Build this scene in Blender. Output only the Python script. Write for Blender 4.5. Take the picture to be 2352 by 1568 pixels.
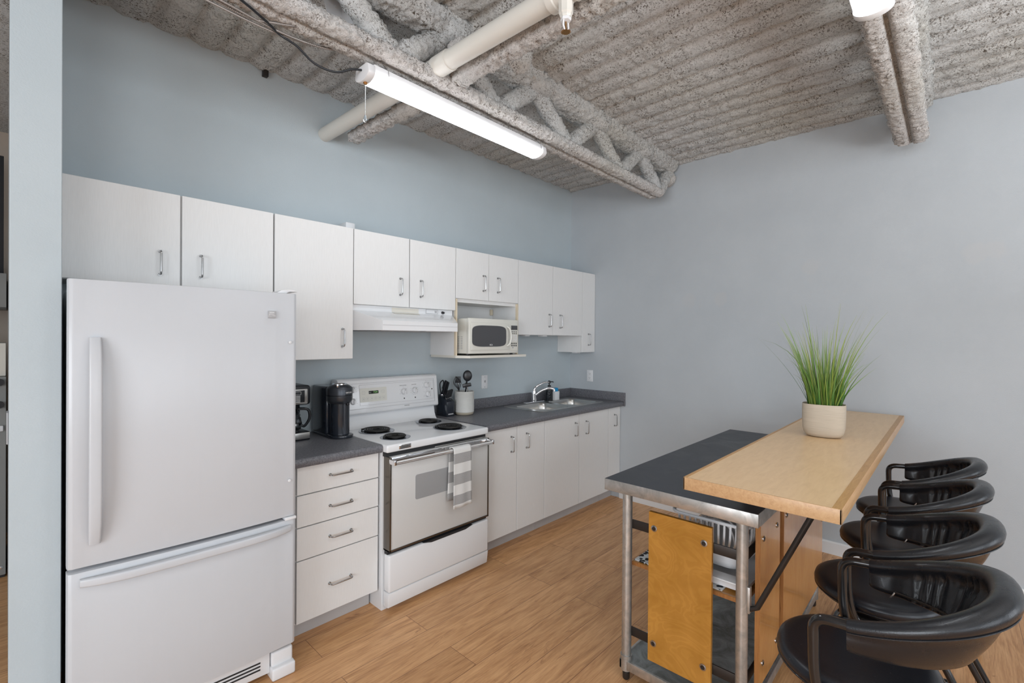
import bpy, bmesh, math, random
from mathutils import Matrix, Vector, noise
PI = math.pi
random.seed(7)
for o in list(bpy.data.objects): bpy.data.objects.remove(o)
SC = bpy.context.scene
COL = SC.collection

# ------------------------------------------------------------------ camera
CAMLOC = Vector((-4.06674, -2.95137, 1.53))
cd = bpy.data.cameras.new('camera'); cam = bpy.data.objects.new('camera', cd); COL.objects.link(cam)
R0 = (0.6826671, -0.73068895, 0.00769983); R1 = (0.00167594, -0.00897153, -0.99995835); R2 = (0.73072759, 0.68265158, -0.00489998)
mx = Matrix(((R0[0], -R1[0], -R2[0], CAMLOC.x), (R0[1], -R1[1], -R2[1], CAMLOC.y), (R0[2], -R1[2], -R2[2], CAMLOC.z), (0, 0, 0, 1)))
cam.matrix_world = mx
cd.sensor_width = 36; cd.lens = 1083.46 / 2352 * 36; cd.clip_start = .05; cd.clip_end = 100
SC.camera = cam
# ------------------------------------------------------------------ world, daylight, exposure
SC.view_settings.view_transform = 'Standard'; SC.view_settings.look = 'None'
SC.view_settings.gamma = 1; SC.view_settings.use_curve_mapping = False
SC.view_settings.exposure = 0.12
wd = bpy.data.worlds.new('sky'); SC.world = wd; wd.use_nodes = True
bg = wd.node_tree.nodes['Background']; bg.inputs[0].default_value = (.80, .88, 1, 1); bg.inputs[1].default_value = 1.1
WIN = [(-3.6, 2.2), (-6.4, 2.2), (-.95, 1.5)]     # window centres along the wall behind the viewer, widths
def area(name, loc, rot, sx, sy, watts, colr):
    l = bpy.data.lights.new(name, 'AREA'); l.shape = 'RECTANGLE'; l.size = sx; l.size_y = sy; l.energy = watts; l.color = colr
    o = bpy.data.objects.new(name, l); COL.objects.link(o); o.location = loc; o.rotation_euler = rot
    return o
for i, (wx, ww) in enumerate(WIN):
    area('window_daylight', (wx, -6.86, 1.6), (PI / 2, 0, 0), ww - .1, 1.9, 17 * ww, (.88, .94, 1))
area('left_window_daylight', (-7.86, -3.6, 1.6), (PI / 2, 0, -PI / 2), 3.2, 1.9, 150, (.88, .94, 1))
# added fill lights without fixtures behind the viewer, aimed up to brighten the ceiling
for ux, uy in ((-2.3, -4.5), (-5.2, -4.2)): area('added_ceiling_fill', (ux, uy, 1.75), (PI, 0, 0), .9, .9, 55, (.95, .98, 1))
LAMP = 12.0     # strength of the lit tubes

# ------------------------------------------------------------------ materials
def mat(name, col=(.8, .8, .8), rough=.5, metal=0, spec=.5, coat=0, emit=None, estr=0, alpha=1, trans=0, ior=1.45):
    m = bpy.data.materials.new(name); m.use_nodes = True
    b = m.node_tree.nodes['Principled BSDF']
    b.inputs['Base Color'].default_value = (*col, 1); b.inputs['Roughness'].default_value = rough
    b.inputs['Metallic'].default_value = metal; b.inputs['Specular IOR Level'].default_value = spec
    b.inputs['Coat Weight'].default_value = coat; b.inputs['IOR'].default_value = ior
    b.inputs['Transmission Weight'].default_value = trans; b.inputs['Alpha'].default_value = alpha
    if emit: b.inputs['Emission Color'].default_value = (*emit, 1); b.inputs['Emission Strength'].default_value = estr
    return m
class N:
    def __init__(s, m): s.t = m.node_tree; s.b = s.t.nodes['Principled BSDF']; s._c = None
    def n(s, typ, **kw):
        x = s.t.nodes.new(typ)
        for k, v in kw.items():
            if k.startswith('_'): setattr(x, k[1:], v)
            else: x.inputs[k.replace('__', ' ')].default_value = v
        return x
    def l(s, a, b): s.t.links.new(a, b)
    def co(s, scale=(1, 1, 1), rot=(0, 0, 0), kind='Object'):
        if s._c is None: s._c = s.n('ShaderNodeTexCoord')
        mp = s.n('ShaderNodeMapping'); mp.inputs['Scale'].default_value = scale; mp.inputs['Rotation'].default_value = rot
        s.l(s._c.outputs[kind], mp.inputs[0]); return mp.outputs[0]
    def noise(s, vec, scale, detail=3, rough=.5, dist=0):
        x = s.n('ShaderNodeTexNoise', Scale=scale, Detail=detail, Roughness=rough, Distortion=dist); s.l(vec, x.inputs['Vector']); return x.outputs[0]
    def ramp(s, fac, stops, interp='LINEAR'):
        r = s.n('ShaderNodeValToRGB'); cr = r.color_ramp; cr.interpolation = interp
        while len(cr.elements) < len(stops): cr.elements.new(.5)
        for e, (p, c) in zip(cr.elements, stops): e.position = p; e.color = (*c, 1) if len(c) == 3 else c
        s.l(fac, r.inputs[0]); return r.outputs[0]
    def mix(s, fac, a, b, blend='MIX'):
        x = s.n('ShaderNodeMix', _data_type='RGBA', _blend_type=blend)
        for sock, v in ((x.inputs[0], fac), (x.inputs[6], a), (x.inputs[7], b)):
            if hasattr(v, 'links') or hasattr(v, 'is_linked'): s.l(v, sock)
            elif isinstance(v, (int, float)): sock.default_value = v
            else: sock.default_value = (*v, 1)
        return x.outputs[2]
    def math(s, op, a, b=None, c=None):
        x = s.n('ShaderNodeMath', _operation=op)
        for i, v in enumerate((a, b, c)):
            if v is None: continue
            if isinstance(v, (int, float)): x.inputs[i].default_value = v
            else: s.l(v, x.inputs[i])
        return x.outputs[0]
    def bump(s, h, dist=.001, strength=1):
        x = s.n('ShaderNodeBump', Strength=strength, Distance=dist); s.l(h, x.inputs['Height']); s.l(x.outputs[0], s.b.inputs['Normal'])
    def base(s, c): s.l(c, s.b.inputs['Base Color'])
    def rough(s, c): s.l(c, s.b.inputs['Roughness'])
G = (1, 1, 1); K = (0, 0, 0)
TOUCH = ((-1.266, 1.879, .08), (-1.532, 1.88, .075), (-2.177, 2.085, .08), (-3.05, 2.082, .085), (-3.13, 2.09, .075))
def speck(name, a, b, scale, rough=.5, bump=0, **kw):
    m = mat(name, a, rough, **kw); n = N(m); v = n.co()
    f = n.noise(v, scale, 4, .6); n.base(n.ramp(f, [(.35, a), (.65, b)]))
    if bump: n.bump(f, bump)
    return m
WALL = speck('wall_paint', (.455, .512, .540), (.475, .532, .56), 3, .62, .0)
n = N(WALL); n.bump(n.noise(n.co(), 160, 3), .0006)
WALLR = speck('wall_paint_right', (.445, .475, .500), (.468, .498, .522), 2.5, .58)
n = N(WALLR); n.bump(n.noise(n.co(), 160, 3), .0006)
# small touched-up patches of fresher paint on the right wall
n = N(WALLR); src = n.b.inputs['Base Color'].links[0].from_socket; acc = None
for py, pz, pr in TOUCH:
    d = n.n('ShaderNodeVectorMath', _operation='DISTANCE'); n.l(n.co(), d.inputs[0]); d.inputs[1].default_value = (0, py, pz)
    w = n.math('ADD', d.outputs[1], n.math('MULTIPLY', n.noise(n.co(), 12, 2), .05)); k = n.ramp(n.math('DIVIDE', w, pr * 2), [(.45, (.35, .35, .35)), (.58, K)])
    acc = k if acc is None else n.math('MAXIMUM', acc, k)
n.base(n.mix(acc, src, (.50, .50, .50)))
WHITEP = mat('white_trim_paint', (.72, .72, .72), .4)
# laminate floor, boards along x
FLOOR = mat('oak_laminate', rough=.38); n = N(FLOOR)
v = n.co(); br = n.n('ShaderNodeTexBrick', _offset=.37, _squash=1, Scale=1.0, Mortar__Size=.0012, Brick__Width=1.28, Row__Height=.19, Bias=0.0)
br.inputs['Color1'].default_value = (0, 0, 0, 1); br.inputs['Color2'].default_value = (1, 1, 1, 1); br.inputs['Mortar'].default_value = (.5, .5, .5, 1)
n.l(v, br.inputs['Vector'])
off = n.n('ShaderNodeVectorMath', _operation='MULTIPLY_ADD'); n.l(br.outputs['Color'], off.inputs[0]); off.inputs[1].default_value = (13, 7, 3); n.l(n.co(), off.inputs[2])
mp = n.n('ShaderNodeMapping'); mp.inputs['Scale'].default_value = (1.6, 14, 1); n.l(off.outputs[0], mp.inputs[0])
g1 = n.noise(mp.outputs[0], 1.6, 6, .62, 1.2)
mp2 = n.n('ShaderNodeMapping'); mp2.inputs['Scale'].default_value = (6, 120, 1); n.l(off.outputs[0], mp2.inputs[0])
g2 = n.noise(mp2.outputs[0], 1.5, 3, .6)
c1 = n.ramp(g1, [(.30, (.38, .175, .068)), (.45, (.57, .290, .122)), (.62, (.72, .400, .185))])
c2 = n.mix(.32, c1, n.ramp(g2, [(.3, (.30, .14, .055)), (.6, (.70, .43, .22))]))
tone = n.mix(1.0, c2, n.ramp(br.outputs['Color'], [(0, (.90, .88, .86)), (1, (1.06, 1.05, 1.05))]), 'MULTIPLY')
mp3 = n.n('ShaderNodeMapping'); mp3.inputs['Scale'].default_value = (1.3, 5, 1); n.l(off.outputs[0], mp3.inputs[0])
knots = n.ramp(n.noise(mp3.outputs[0], 2.2, 4, .6, 2.5), [(.27, (.55, .47, .42)), (.36, (1, 1, 1))])
tone = n.mix(.8, tone, knots, 'MULTIPLY')
fin = n.mix(br.outputs['Fac'], tone, (.22, .10, .045)); n.base(fin)
n.rough(n.ramp(g1, [(.3, (.42, .42, .42)), (.7, (.32, .32, .32))])); n.bump(n.math('SUBTRACT', g2, n.math('MULTIPLY', br.outputs['Fac'], 2.0)), .0008, .6)
# sprayed fireproofing
def spray(name, a, b, dirt, dscale=1.0, thr=(.60, .70)):
    m = mat(name, a, .95, spec=.1); n = N(m); v = n.co()
    big = n.noise(v, 2.6, 4, .6); c = n.ramp(big, [(.35, a), (.65, b)])
    tint = n.noise(v, 1.3, 2); c = n.mix(n.ramp(tint, [(.45, K), (.75, (.5, .5, .5))]), c, (.60, .56, .47))
    fib = n.noise(v, 105 * dscale, 5, .72, .8); fine = n.noise(v, 300, 3, .7)
    holes = n.ramp(fib, [(.425, G), (.475, K)])
    patch = n.ramp(n.noise(v, 9, 4, .65), [(.38, (.30, .30, .30)), (.62, (.95, .95, .95))])
    hm = n.math('MULTIPLY', holes, patch)
    c = n.mix(hm, c, dirt)
    stk = n.ramp(n.noise(n.co((9, 1.6, 9)), 2.2, 5, .7, .6), [(.60, K), (.75, (.45, .45, .45))]); n.base(n.mix(stk, c, (.30, .235, .17)))
    n.bump(n.math('ADD', n.math('MULTIPLY', fib, 2.2), fine), .008, .8)
    return m
SPRAY = spray('sprayed_fireproofing', (.73, .725, .71), (.835, .84, .835), (.12, .095, .07))
SPRAYP = spray('sprayed_fireproofing_pinkish', (.80, .76, .73), (.86, .85, .84), (.16, .125, .10), 1.15)
# cabinets
def plain(name, c, rough=.45, var=.03, scale=4, **kw):
    m = mat(name, c, rough, **kw); n = N(m); f = n.noise(n.co(), scale, 3)
    n.base(n.ramp(f, [(.3, tuple(x * (1 - var) for x in c)), (.7, c)])); return m
CAB = mat('white_melamine', (.76, .755, .74), .42); n = N(CAB)
f = n.noise(n.co((90, 90, 6)), 3, 3); n.base(n.ramp(f, [(.3, (.745, .74, .73)), (.7, (.775, .77, .76))])); n.bump(f, .0002, .5)
EDGE = plain('cream_edge_band', (.70, .60, .45), .5); BEIGE = plain('cream_melamine', (.70, .67, .60), .5)
KICK = plain('grey_kick_board', (.50, .49, .49), .5)
DARKGAP = mat('dark_gap', (.03, .025, .02), .8)
CHROME = mat('satin_chrome', (.42, .42, .42), .27, 1); PCHROME = mat('polished_chrome', (.80, .80, .82), .08, 1)
CONDUIT = mat('dusty_metal_conduit', (.30, .27, .25), .5, .6)
STEEL = mat('brushed_steel', (.55, .54, .52), .28, 1)
APP = plain('white_enamel', (.76, .765, .775), .16, .01, 2, coat=.3); APP2 = plain('fridge_textured_white', (.545, .56, .585), .28, .015, 3)
n = N(APP2); n.bump(n.noise(n.co(), 420, 2), .0002, .5)
PLW = plain('white_plastic', (.74, .74, .75), .3); PLG = plain('grey_plastic', (.42, .42, .43), .45)
BLK = plain('black_plastic', (.014, .015, .018), .32); BLKM = plain('matte_black', (.02, .02, .022), .6)
CTR = mat('grey_laminate', (.12, .12, .13), .36); n = N(CTR); v = n.co()
f = n.noise(v, 330, 4, .8); f2 = n.noise(v, 90, 3)
n.base(n.ramp(n.math('ADD', n.math('MULTIPLY', f, .75), n.math('MULTIPLY', f2, .25)), [(.40, (.065, .065, .075)), (.5, (.135, .135, .15)), (.62, (.24, .24, .255))]))
# plywood and maple
def wood(name, a, b, c, scale=(1, 8, 8), rough=.3, dist=2.5, s=2.2, coat=0):
    m = mat(name, a, rough, coat=coat); n = N(m); v = n.co(scale)
    f = n.noise(v, s, 5, .6, dist); f2 = n.noise(n.co(tuple(q * 9 for q in scale)), 6, 3)
    col = n.mix(.25, n.ramp(f, [(.3, a), (.5, b), (.7, c)]), n.ramp(f2, [(.35, a), (.65, c)])); n.base(col); return m
PLY = wood('orange_varnished_plywood', (.43, .205, .045), (.54, .27, .060), (.60, .31, .08), (1.2, 1.6, 3.2), .24, 3, 3, .3)
n = N(PLY); f = n.noise(n.co((1.2, 2.2, 3.2)), 2.0, 3, .5, .8); ln = n.math('SINE', n.math('MULTIPLY', f, 75.0)); b_ = n.noise(n.co(), 9, 3)
n.base(n.mix(n.ramp(ln, [(-.0, (.22, .22, .22)), (.5, K)]), n.ramp(b_, [(.35, (.40, .185, .030)), (.65, (.49, .235, .045))]), (.32, .125, .018)))
PLYS = wood('brown_varnished_plywood', (.45, .20, .055), (.51, .24, .07), (.56, .28, .09), (2, 2, .5), .26, 1.5, 2.2, .4)
PLYE = wood('plywood_edge', (.20, .07, .02), (.36, .15, .04), (.45, .2, .06), (2, 60, 2), .5)
MAPLE = wood('maple_top', (.66, .44, .235), (.73, .50, .28), (.78, .55, .32), (3, 16, 16), .33, .6, 3)
n = N(MAPLE)
MEDGE = wood('maple_edging', (.46, .265, .125), (.56, .34, .175), (.62, .40, .215), (2, 25, 25), .35, 1.2, 3)
MTRIM = wood('maple_trim_strip', (.40, .20, .06), (.50, .27, .09), (.56, .32, .12), (3, 25, 25), .35)
GALV = mat('galvanised_steel', (.5, .5, .5), .40, .85); n = N(GALV)
f = n.noise(n.co(), 14, 5, .65, 1); n.base(n.ramp(f, [(.3, (.34, .335, .32)), (.5, (.47, .46, .44)), (.7, (.60, .58, .56))])); n.rough(n.ramp(f, [(.3, (.5, .5, .5)), (.7, (.33, .33, .33))]))
GALVD = mat('worn_grey_shelf_steel', (.3, .31, .31), .5, .5); n = N(GALVD)
f = n.noise(n.co(), 7, 6, .7, 1.5); n.base(n.ramp(f, [(.3, (.10, .10, .09)), (.5, (.22, .235, .23)), (.7, (.34, .37, .375))]))
SLATE = mat('dark_slate_worktop', (.03, .033, .04), .38); n = N(SLATE); f = n.noise(n.co(), 5, 5, .65, 1)
n.base(n.ramp(f, [(.35, (.024, .027, .033)), (.7, (.055, .060, .072))])); n.rough(n.ramp(f, [(.3, (.34, .34, .34)), (.7, (.5, .5, .5))]))
IRON = mat('blackened_iron', (.045, .038, .034), .42, .6)
# leather
LEA = mat('black_leather', (.009, .010, .013), .26, coat=.1); n = N(LEA); v = n.co()
f = n.noise(v, 420, 3, .6); f2 = n.noise(v, 14, 4); n.bump(n.math('ADD', f, n.math('MULTIPLY', f2, .7)), .0007, .55); n.rough(n.ramp(f2, [(.3, (.20, .20, .20)), (.7, (.34, .34, .34))]))
LEAS = mat('black_seat_vinyl', (.008, .009, .012), .30); n = N(LEAS); v = n.co()
d = n.noise(v, 260, 2, .5); n.base(n.ramp(d, [(.74, (.008, .009, .013)), (.80, (.25, .25, .25))])); n.bump(n.noise(v, 500, 3), .0004, .5)
TUBE = mat('black_gloss_tube', (.020, .018, .018), .16, .3, coat=.4)
COIL = mat('element_coil', (.018, .017, .016), .45, .3); PAN = mat('drip_pan_chrome', (.36, .38, .42), .22, 1)
OVENG = mat('silver_oven_glass', (.60, .60, .59), .22, 0, coat=.3); OVENW = mat('oven_window', (.33, .335, .34), .25, 0, coat=.3)
BRONZE = mat('dark_bronze_frame', (.16, .14, .12), .25, .9)
LIT = mat('lit_tube_cover', (1, 1, 1), .4, emit=(.90, .95, 1), estr=LAMP)
PIPE = plain('cream_painted_pipe', (.66, .64, .59), .4, .04)
BRASS = mat('dull_brass', (.45, .24, .09), .35, 1); GLASS = mat('clear_glass', (.9, .93, .95), .03, trans=1, ior=1.45)
MWC = plain('off_white_appliance', (.70, .69, .63), .3, .02, coat=.2); MWG = mat('microwave_screen', (.06, .06, .065), .18, coat=.5)
NAVY = plain('dark_navy_gloss', (.016, .020, .028), .2, coat=.4); NAVG = mat('graphite_metal', (.060, .065, .075), .28, .6)
CERAM = plain('ribbed_white_ceramic', (.62, .61, .58), .35, .05, 20); CERB = plain('bare_clay', (.42, .37, .29), .7)
POT = mat('sand_coloured_pot', (.50, .42, .33), .7); n = N(POT); f = n.noise(n.co((3, 3, 160)), 4, 4, .6)
n.base(n.ramp(f, [(.3, (.44, .37, .29)), (.7, (.54, .46, .365))])); n.bump(f, .0006, .6)
BLUE = plain('blue_sponge', (.02, .30, .60), .8); YEL = plain('yellow_tag', (.62, .42, .03), .5)
LCD = mat('black_display', (.01, .012, .008), .15); GRNLED = mat('green_digits', (.2, .5, .2), .5, emit=(.45, .7, .25), estr=.25)
INK = mat('grey_ink', (.12, .12, .12), .6); WINK = mat('white_ink', (.8, .8, .8), .5); SOIL = mat('dark_soil', (.03, .025, .02), .9)
# towel
TOW = mat('striped_towel', rough=.9); n = N(TOW); c = n.n('ShaderNodeTexCoord'); sp = n.n('ShaderNodeSeparateXYZ'); n.l(c.outputs['UV'], sp.inputs[0])
W_, G_ = (.70, .70, .685), (.16, .16, .165)
st = n.ramp(sp.outputs[1], [(0, W_), (.055, G_), (.21, W_), (.375, G_), (.545, W_), (.71, G_), (.87, W_)], 'CONSTANT')
isg = n.ramp(sp.outputs[1], [(0, K), (.055, G), (.21, K), (.375, G), (.545, K), (.71, G), (.87, K)], 'CONSTANT')
ck = n.n('ShaderNodeTexWave', _wave_type='BANDS', _bands_direction='DIAGONAL', Scale=95.0, Distortion=.6, Detail=1.0); n.l(n.co(), ck.inputs['Vector'])
n.base(n.mix(n.math('MULTIPLY', isg, ck.outputs['Fac']), st, (.55, .55, .54))); n.bump(n.noise(n.co(), 700, 2), .0006)
MATW = mat('black_white_woven_mat', rough=.8); n = N(MATW); ck = n.n('ShaderNodeTexVoronoi', Scale=55.0); n.l(n.co(), ck.inputs['Vector'])
n.base(n.ramp(ck.outputs['Distance'], [(.35, (.012, .012, .014)), (.5, (.55, .56, .56))], 'CONSTANT'))
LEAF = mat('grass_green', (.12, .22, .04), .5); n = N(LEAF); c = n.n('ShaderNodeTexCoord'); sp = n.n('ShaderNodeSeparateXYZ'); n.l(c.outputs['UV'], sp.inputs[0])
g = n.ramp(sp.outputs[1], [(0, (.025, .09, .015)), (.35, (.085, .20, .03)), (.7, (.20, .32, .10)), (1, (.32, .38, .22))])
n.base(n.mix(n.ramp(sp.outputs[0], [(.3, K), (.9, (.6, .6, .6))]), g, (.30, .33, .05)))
FROST = mat('frosted_white_plastic', (.84, .84, .85), .3)

# ------------------------------------------------------------------ mesh helpers
class B:
    def __init__(s): s.bm = bmesh.new(); s.uv = None
    def _merge(s, tb):
        me = bpy.data.meshes.new('tmp'); tb.to_mesh(me); tb.free(); s.bm.from_mesh(me); bpy.data.meshes.remove(me)
    def box(s, x0, x1, y0, y1, z0, z1, bev=0, seg=2, M=None):
        t = bmesh.new(); bmesh.ops.create_cube(t, size=1)
        for v in t.verts: v.co = Vector(((x0 + x1) / 2 + v.co.x * (x1 - x0), (y0 + y1) / 2 + v.co.y * (y1 - y0), (z0 + z1) / 2 + v.co.z * (z1 - z0)))
        if bev: bmesh.ops.bevel(t, geom=t.edges[:], offset=bev, segments=seg, affect='EDGES', profile=.5)
        if M: t.transform(M)
        s._merge(t); return s
    def poly(s, pts):
        return s.bm.faces.new([s.bm.verts.new(p) for p in pts])
    def prism(s, pts, d, bev=0, seg=2):
        t = bmesh.new(); vs = [t.verts.new(p) for p in pts]; f = t.faces.new(vs)
        r = bmesh.ops.extrude_face_region(t, geom=[f]); d = Vector(d)
        for v in r['geom']:
            if isinstance(v, bmesh.types.BMVert): v.co += d
        bmesh.ops.recalc_face_normals(t, faces=t.faces[:])
        if bev: bmesh.ops.bevel(t, geom=t.edges[:], offset=bev, segments=seg, affect='EDGES', profile=.5)
        s._merge(t); return s
    def rings(s, rings, cyc=False, cap=True):
        V = [[s.bm.verts.new(p) for p in r] for r in rings]; m = len(V[0])
        rng = range(len(V)) if cyc else range(len(V) - 1)
        for i in rng:
            a, b = V[i], V[(i + 1) % len(V)]
            for j in range(m): s.bm.faces.new((a[j], a[(j + 1) % m], b[(j + 1) % m], b[j]))
        if cap and not cyc:
            try: s.bm.faces.new(list(reversed(V[0]))); s.bm.faces.new(V[-1])
            except ValueError: pass
        return s
    def tube(s, pts, r, seg=12, cyc=False, cap=True):
        pts = [Vector(p) for p in pts]; nP = len(pts); R = r if isinstance(r, (list, tuple)) else [r] * nP
        up = None; out = []
        for i, p in enumerate(pts):
            a = pts[(i - 1) % nP] if (cyc or i > 0) else p; b = pts[(i + 1) % nP] if (cyc or i < nP - 1) else p
            t = (b - a).normalized()
            if up is None: up = Vector((0, 0, 1)) if abs(t.z) < .9 else Vector((1, 0, 0))
            u = (up - t * up.dot(t)).normalized(); w = t.cross(u); up = u
            out.append([p + (u * math.cos(2 * PI * k / seg) + w * math.sin(2 * PI * k / seg)) * R[i] for k in range(seg)])
        s.rings(out, cyc, cap); return s
    def cyl(s, p0, p1, r0, r1=None, seg=24): return s.tube([p0, p1], [r0, r0 if r1 is None else r1], seg)
    def lathe(s, prof, c=(0, 0, 0), seg=36, sx=1, sy=1, axis='z', cap=True):
        out = []
        for r, z in prof:
            ring = []
            for k in range(seg):
                a = 2 * PI * k / seg; x, y = r * math.cos(a) * sx, r * math.sin(a) * sy
                p = (x, y, z) if axis == 'z' else ((x, -z, y) if axis == '-y' else (z, x, y))
                ring.append(Vector(c) + Vector(p))
            out.append(ring)
        s.rings(out, cap=cap); return s
    def sphere(s, c, r, sx=1, sy=1, sz=1, u=20, v=12):
        t = bmesh.new(); bmesh.ops.create_uvsphere(t, u_segments=u, v_segments=v, radius=r)
        for q in t.verts: q.co = Vector((c[0] + q.co.x * sx, c[1] + q.co.y * sy, c[2] + q.co.z * sz))
        s._merge(t); return s
    def xf(s, M): s.bm.transform(M); return s
def smooth(pts, n=8, cyc=False):
    P = [Vector(p) for p in pts]; out = []; m = len(P)
    rng = range(m) if cyc else range(m - 1)
    for i in rng:
        if cyc: p0, p1, p2, p3 = P[i - 1], P[i], P[(i + 1) % m], P[(i + 2) % m]
        else: p0, p1, p2, p3 = P[max(i - 1, 0)], P[i], P[i + 1], P[min(i + 2, m - 1)]
        for k in range(n):
            t = k / n
            out.append(.5 * ((2 * p1) + (-p0 + p2) * t + (2 * p0 - 5 * p1 + 4 * p2 - p3) * t * t + (-p0 + 3 * p1 - 3 * p2 + p3) * t ** 3))
    if not cyc: out.append(P[-1])
    return out
def fillet(pts, r, n=6):
    """polyline with rounded corners"""
    P = [Vector(p) for p in pts]; out = [P[0]]
    for i in range(1, len(P) - 1):
        a, b, c = P[i - 1], P[i], P[i + 1]; rr = min(r, (a - b).length * .49, (c - b).length * .49)
        p, q = b + (a - b).normalized() * rr, b + (c - b).normalized() * rr
        for k in range(n + 1):
            t = k / n; out.append(p.lerp(b, t).lerp(b.lerp(q, t), t))
    out.append(P[-1]); return out
def rrect(x0, x1, y0, y1, r, n=5):
    out = []
    for cx, cy, a0 in ((x1 - r, y1 - r, 0), (x0 + r, y1 - r, PI / 2), (x0 + r, y0 + r, PI), (x1 - r, y0 + r, 1.5 * PI)):
        for k in range(n + 1):
            a = a0 + PI / 2 * k / n; out.append((cx + r * math.cos(a), cy + r * math.sin(a)))
    return out

WLOC = {}
def thing(name, label, cat, loc=(0, 0, 0), rotz=0, group=None):
    o = bpy.data.objects.new(name, None); COL.objects.link(o); o.empty_display_size = .05
    o.location = loc; o.rotation_euler = (0, 0, rotz); o['label'] = label; o['category'] = cat
    if group: o['group'] = group
    WLOC[o.name] = Vector(loc); return o
def obj(name, b, m, parent=None, ang=32, flat=False, label=None, local=False):
    """part in world coordinates (or in the parent's own coordinates when local)"""
    bm = b.bm; bmesh.ops.recalc_face_normals(bm, faces=bm.faces[:])
    base = WLOC.get(parent.name, Vector()) if parent else Vector()
    if parent and not local: bm.transform(Matrix.Translation(-base))
    me = bpy.data.meshes.new(name); bm.to_mesh(me); bm.free()
    if not flat:
        me.shade_smooth(); me.set_sharp_from_angle(angle=math.radians(ang))
    me.materials.append(m)
    o = bpy.data.objects.new(name, me); COL.objects.link(o)
    if parent: o.parent = parent; WLOC[o.name] = base
    else: WLOC[o.name] = Vector()
    if label: o['label'] = label
    return o
def solo(name, b, m, label, cat, group=None, loc=None, **kw):
    """thing made of one mesh; geometry given in world coordinates, origin put at loc"""
    if loc: b.bm.transform(Matrix.Translation(-Vector(loc)))
    o = obj(name, b, m, **kw)
    if loc: o.location = loc; WLOC[o.name] = Vector(loc)
    o['label'] = label; o['category'] = cat
    if group: o['group'] = group
    return o
def struct(name, b, m, parent=None, **kw):
    o = obj(name, b, m, parent, **kw)
    if not parent: o['kind'] = 'structure'
    return o
def dup(root, loc, label=None, rotz=None):
    r = root.copy(); COL.objects.link(r); r.location = loc
    if rotz is not None: r.rotation_euler = (0, 0, rotz)
    if label: r['label'] = label
    for ch in list(root.children):
        c = ch.copy(); COL.objects.link(c); c.parent = r
        for g in ch.children:
            d = g.copy(); COL.objects.link(d); d.parent = c
    return r
def text(name, s, size, M, m, parent, depth=.0004):
    cu = bpy.data.curves.new('txt', 'FONT'); cu.body = s; cu.size = size; cu.align_x = 'CENTER'; cu.align_y = 'CENTER'; cu.extrude = depth
    t = bpy.data.objects.new('txt', cu); COL.objects.link(t)
    me = bpy.data.meshes.new_from_object(t.evaluated_get(bpy.context.evaluated_depsgraph_get()))
    bpy.data.objects.remove(t); bpy.data.curves.remove(cu)
    b = B(); b.bm.from_mesh(me); bpy.data.meshes.remove(me); b.xf(M)
    return obj(name, b, m, parent, flat=True)
def face_y(x, y, z): return Matrix.Translation((x, y, z)) @ Matrix.Rotation(PI / 2, 4, 'X')     # reads from -y side

# ------------------------------------------------------------------ room shell
H = 3.09
struct('floor', B().box(-8, .12, -7, 4.6, -.1, 0), FLOOR, flat=True)
struct('wall_back', B().box(-3.933, .12, 0, .12, 0, 3.2), WALL, flat=True)
struct('wall_right', B().box(0, .12, -7, 0, 0, 3.2), WALLR, flat=True)
b = B(); b.box(-4.062, -3.933, -.62, 4.6, 0, 3.2, .002, 1); struct('wall_partition', b, WALL)
# wall behind the viewer with window openings
b = B(); xs = sorted([(c - w / 2, c + w / 2) for c, w in WIN]); x = -8.12
for a, c in xs: b.box(x, a, -7.12, -7, 0, 3.2); x = c
b.box(x, .12, -7.12, -7, 0, 3.2)
for a, c in xs: b.box(a, c, -7.12, -7, 0, .6); b.box(a, c, -7.12, -7, 2.6, 3.2)
struct('wall_front', b, WALL, flat=True)
b = B(); b.box(-8.12, -8, -7, -5.3, 0, 3.2); b.box(-8.12, -8, -1.9, 4.6, 0, 3.2); b.box(-8.12, -8, -5.3, -1.9, 0, .6); b.box(-8.12, -8, -5.3, -1.9, 2.6, 3.2)
struct('wall_left', b, WALL, flat=True)
def window(name, x0, x1, y0, y1):
    b = B(); al = abs(x1 - x0) > abs(y1 - y0); L0, L1 = (x0, x1) if al else (y0, y1)
    def bar(a, c, z0, z1):
        if al: b.box(a, c, y0, y1, z0, z1)
        else: b.box(x0, x1, a, c, z0, z1)
    for z in (.6, 2.55, 1.55): bar(L0, L1, z, z + .05)
    k = max(2, round((L1 - L0) / .8))
    for i in range(k + 1):
        p = L0 + (L1 - L0 - .05) * i / k; bar(p, p + .05, .6, 2.6)
    struct(name, b, WHITEP, flat=True)
for i, (a, c) in enumerate(xs): window('window_%d' % (i + 1), a, c, -7.08, -7.03)
window('window_4', -8.08, -8.03, -5.3, -1.9)
wf = B().box(-8, -4.062, 4.6, 4.72, 0, 3.2); struct('wall_far', wf, plain('warm_beige_wall', (.40, .33, .27), .7), flat=True)
b = B(); b.prism([(-.014, 0, 0), (0, 0, 0), (0, 0, .092), (-.008, 0, .092), (-.014, 0, .082)], (0, -6.4, 0)); b.xf(Matrix.Translation((0, -.6, 0)))
struct('baseboard_right', b, WHITEP, flat=True)

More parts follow.
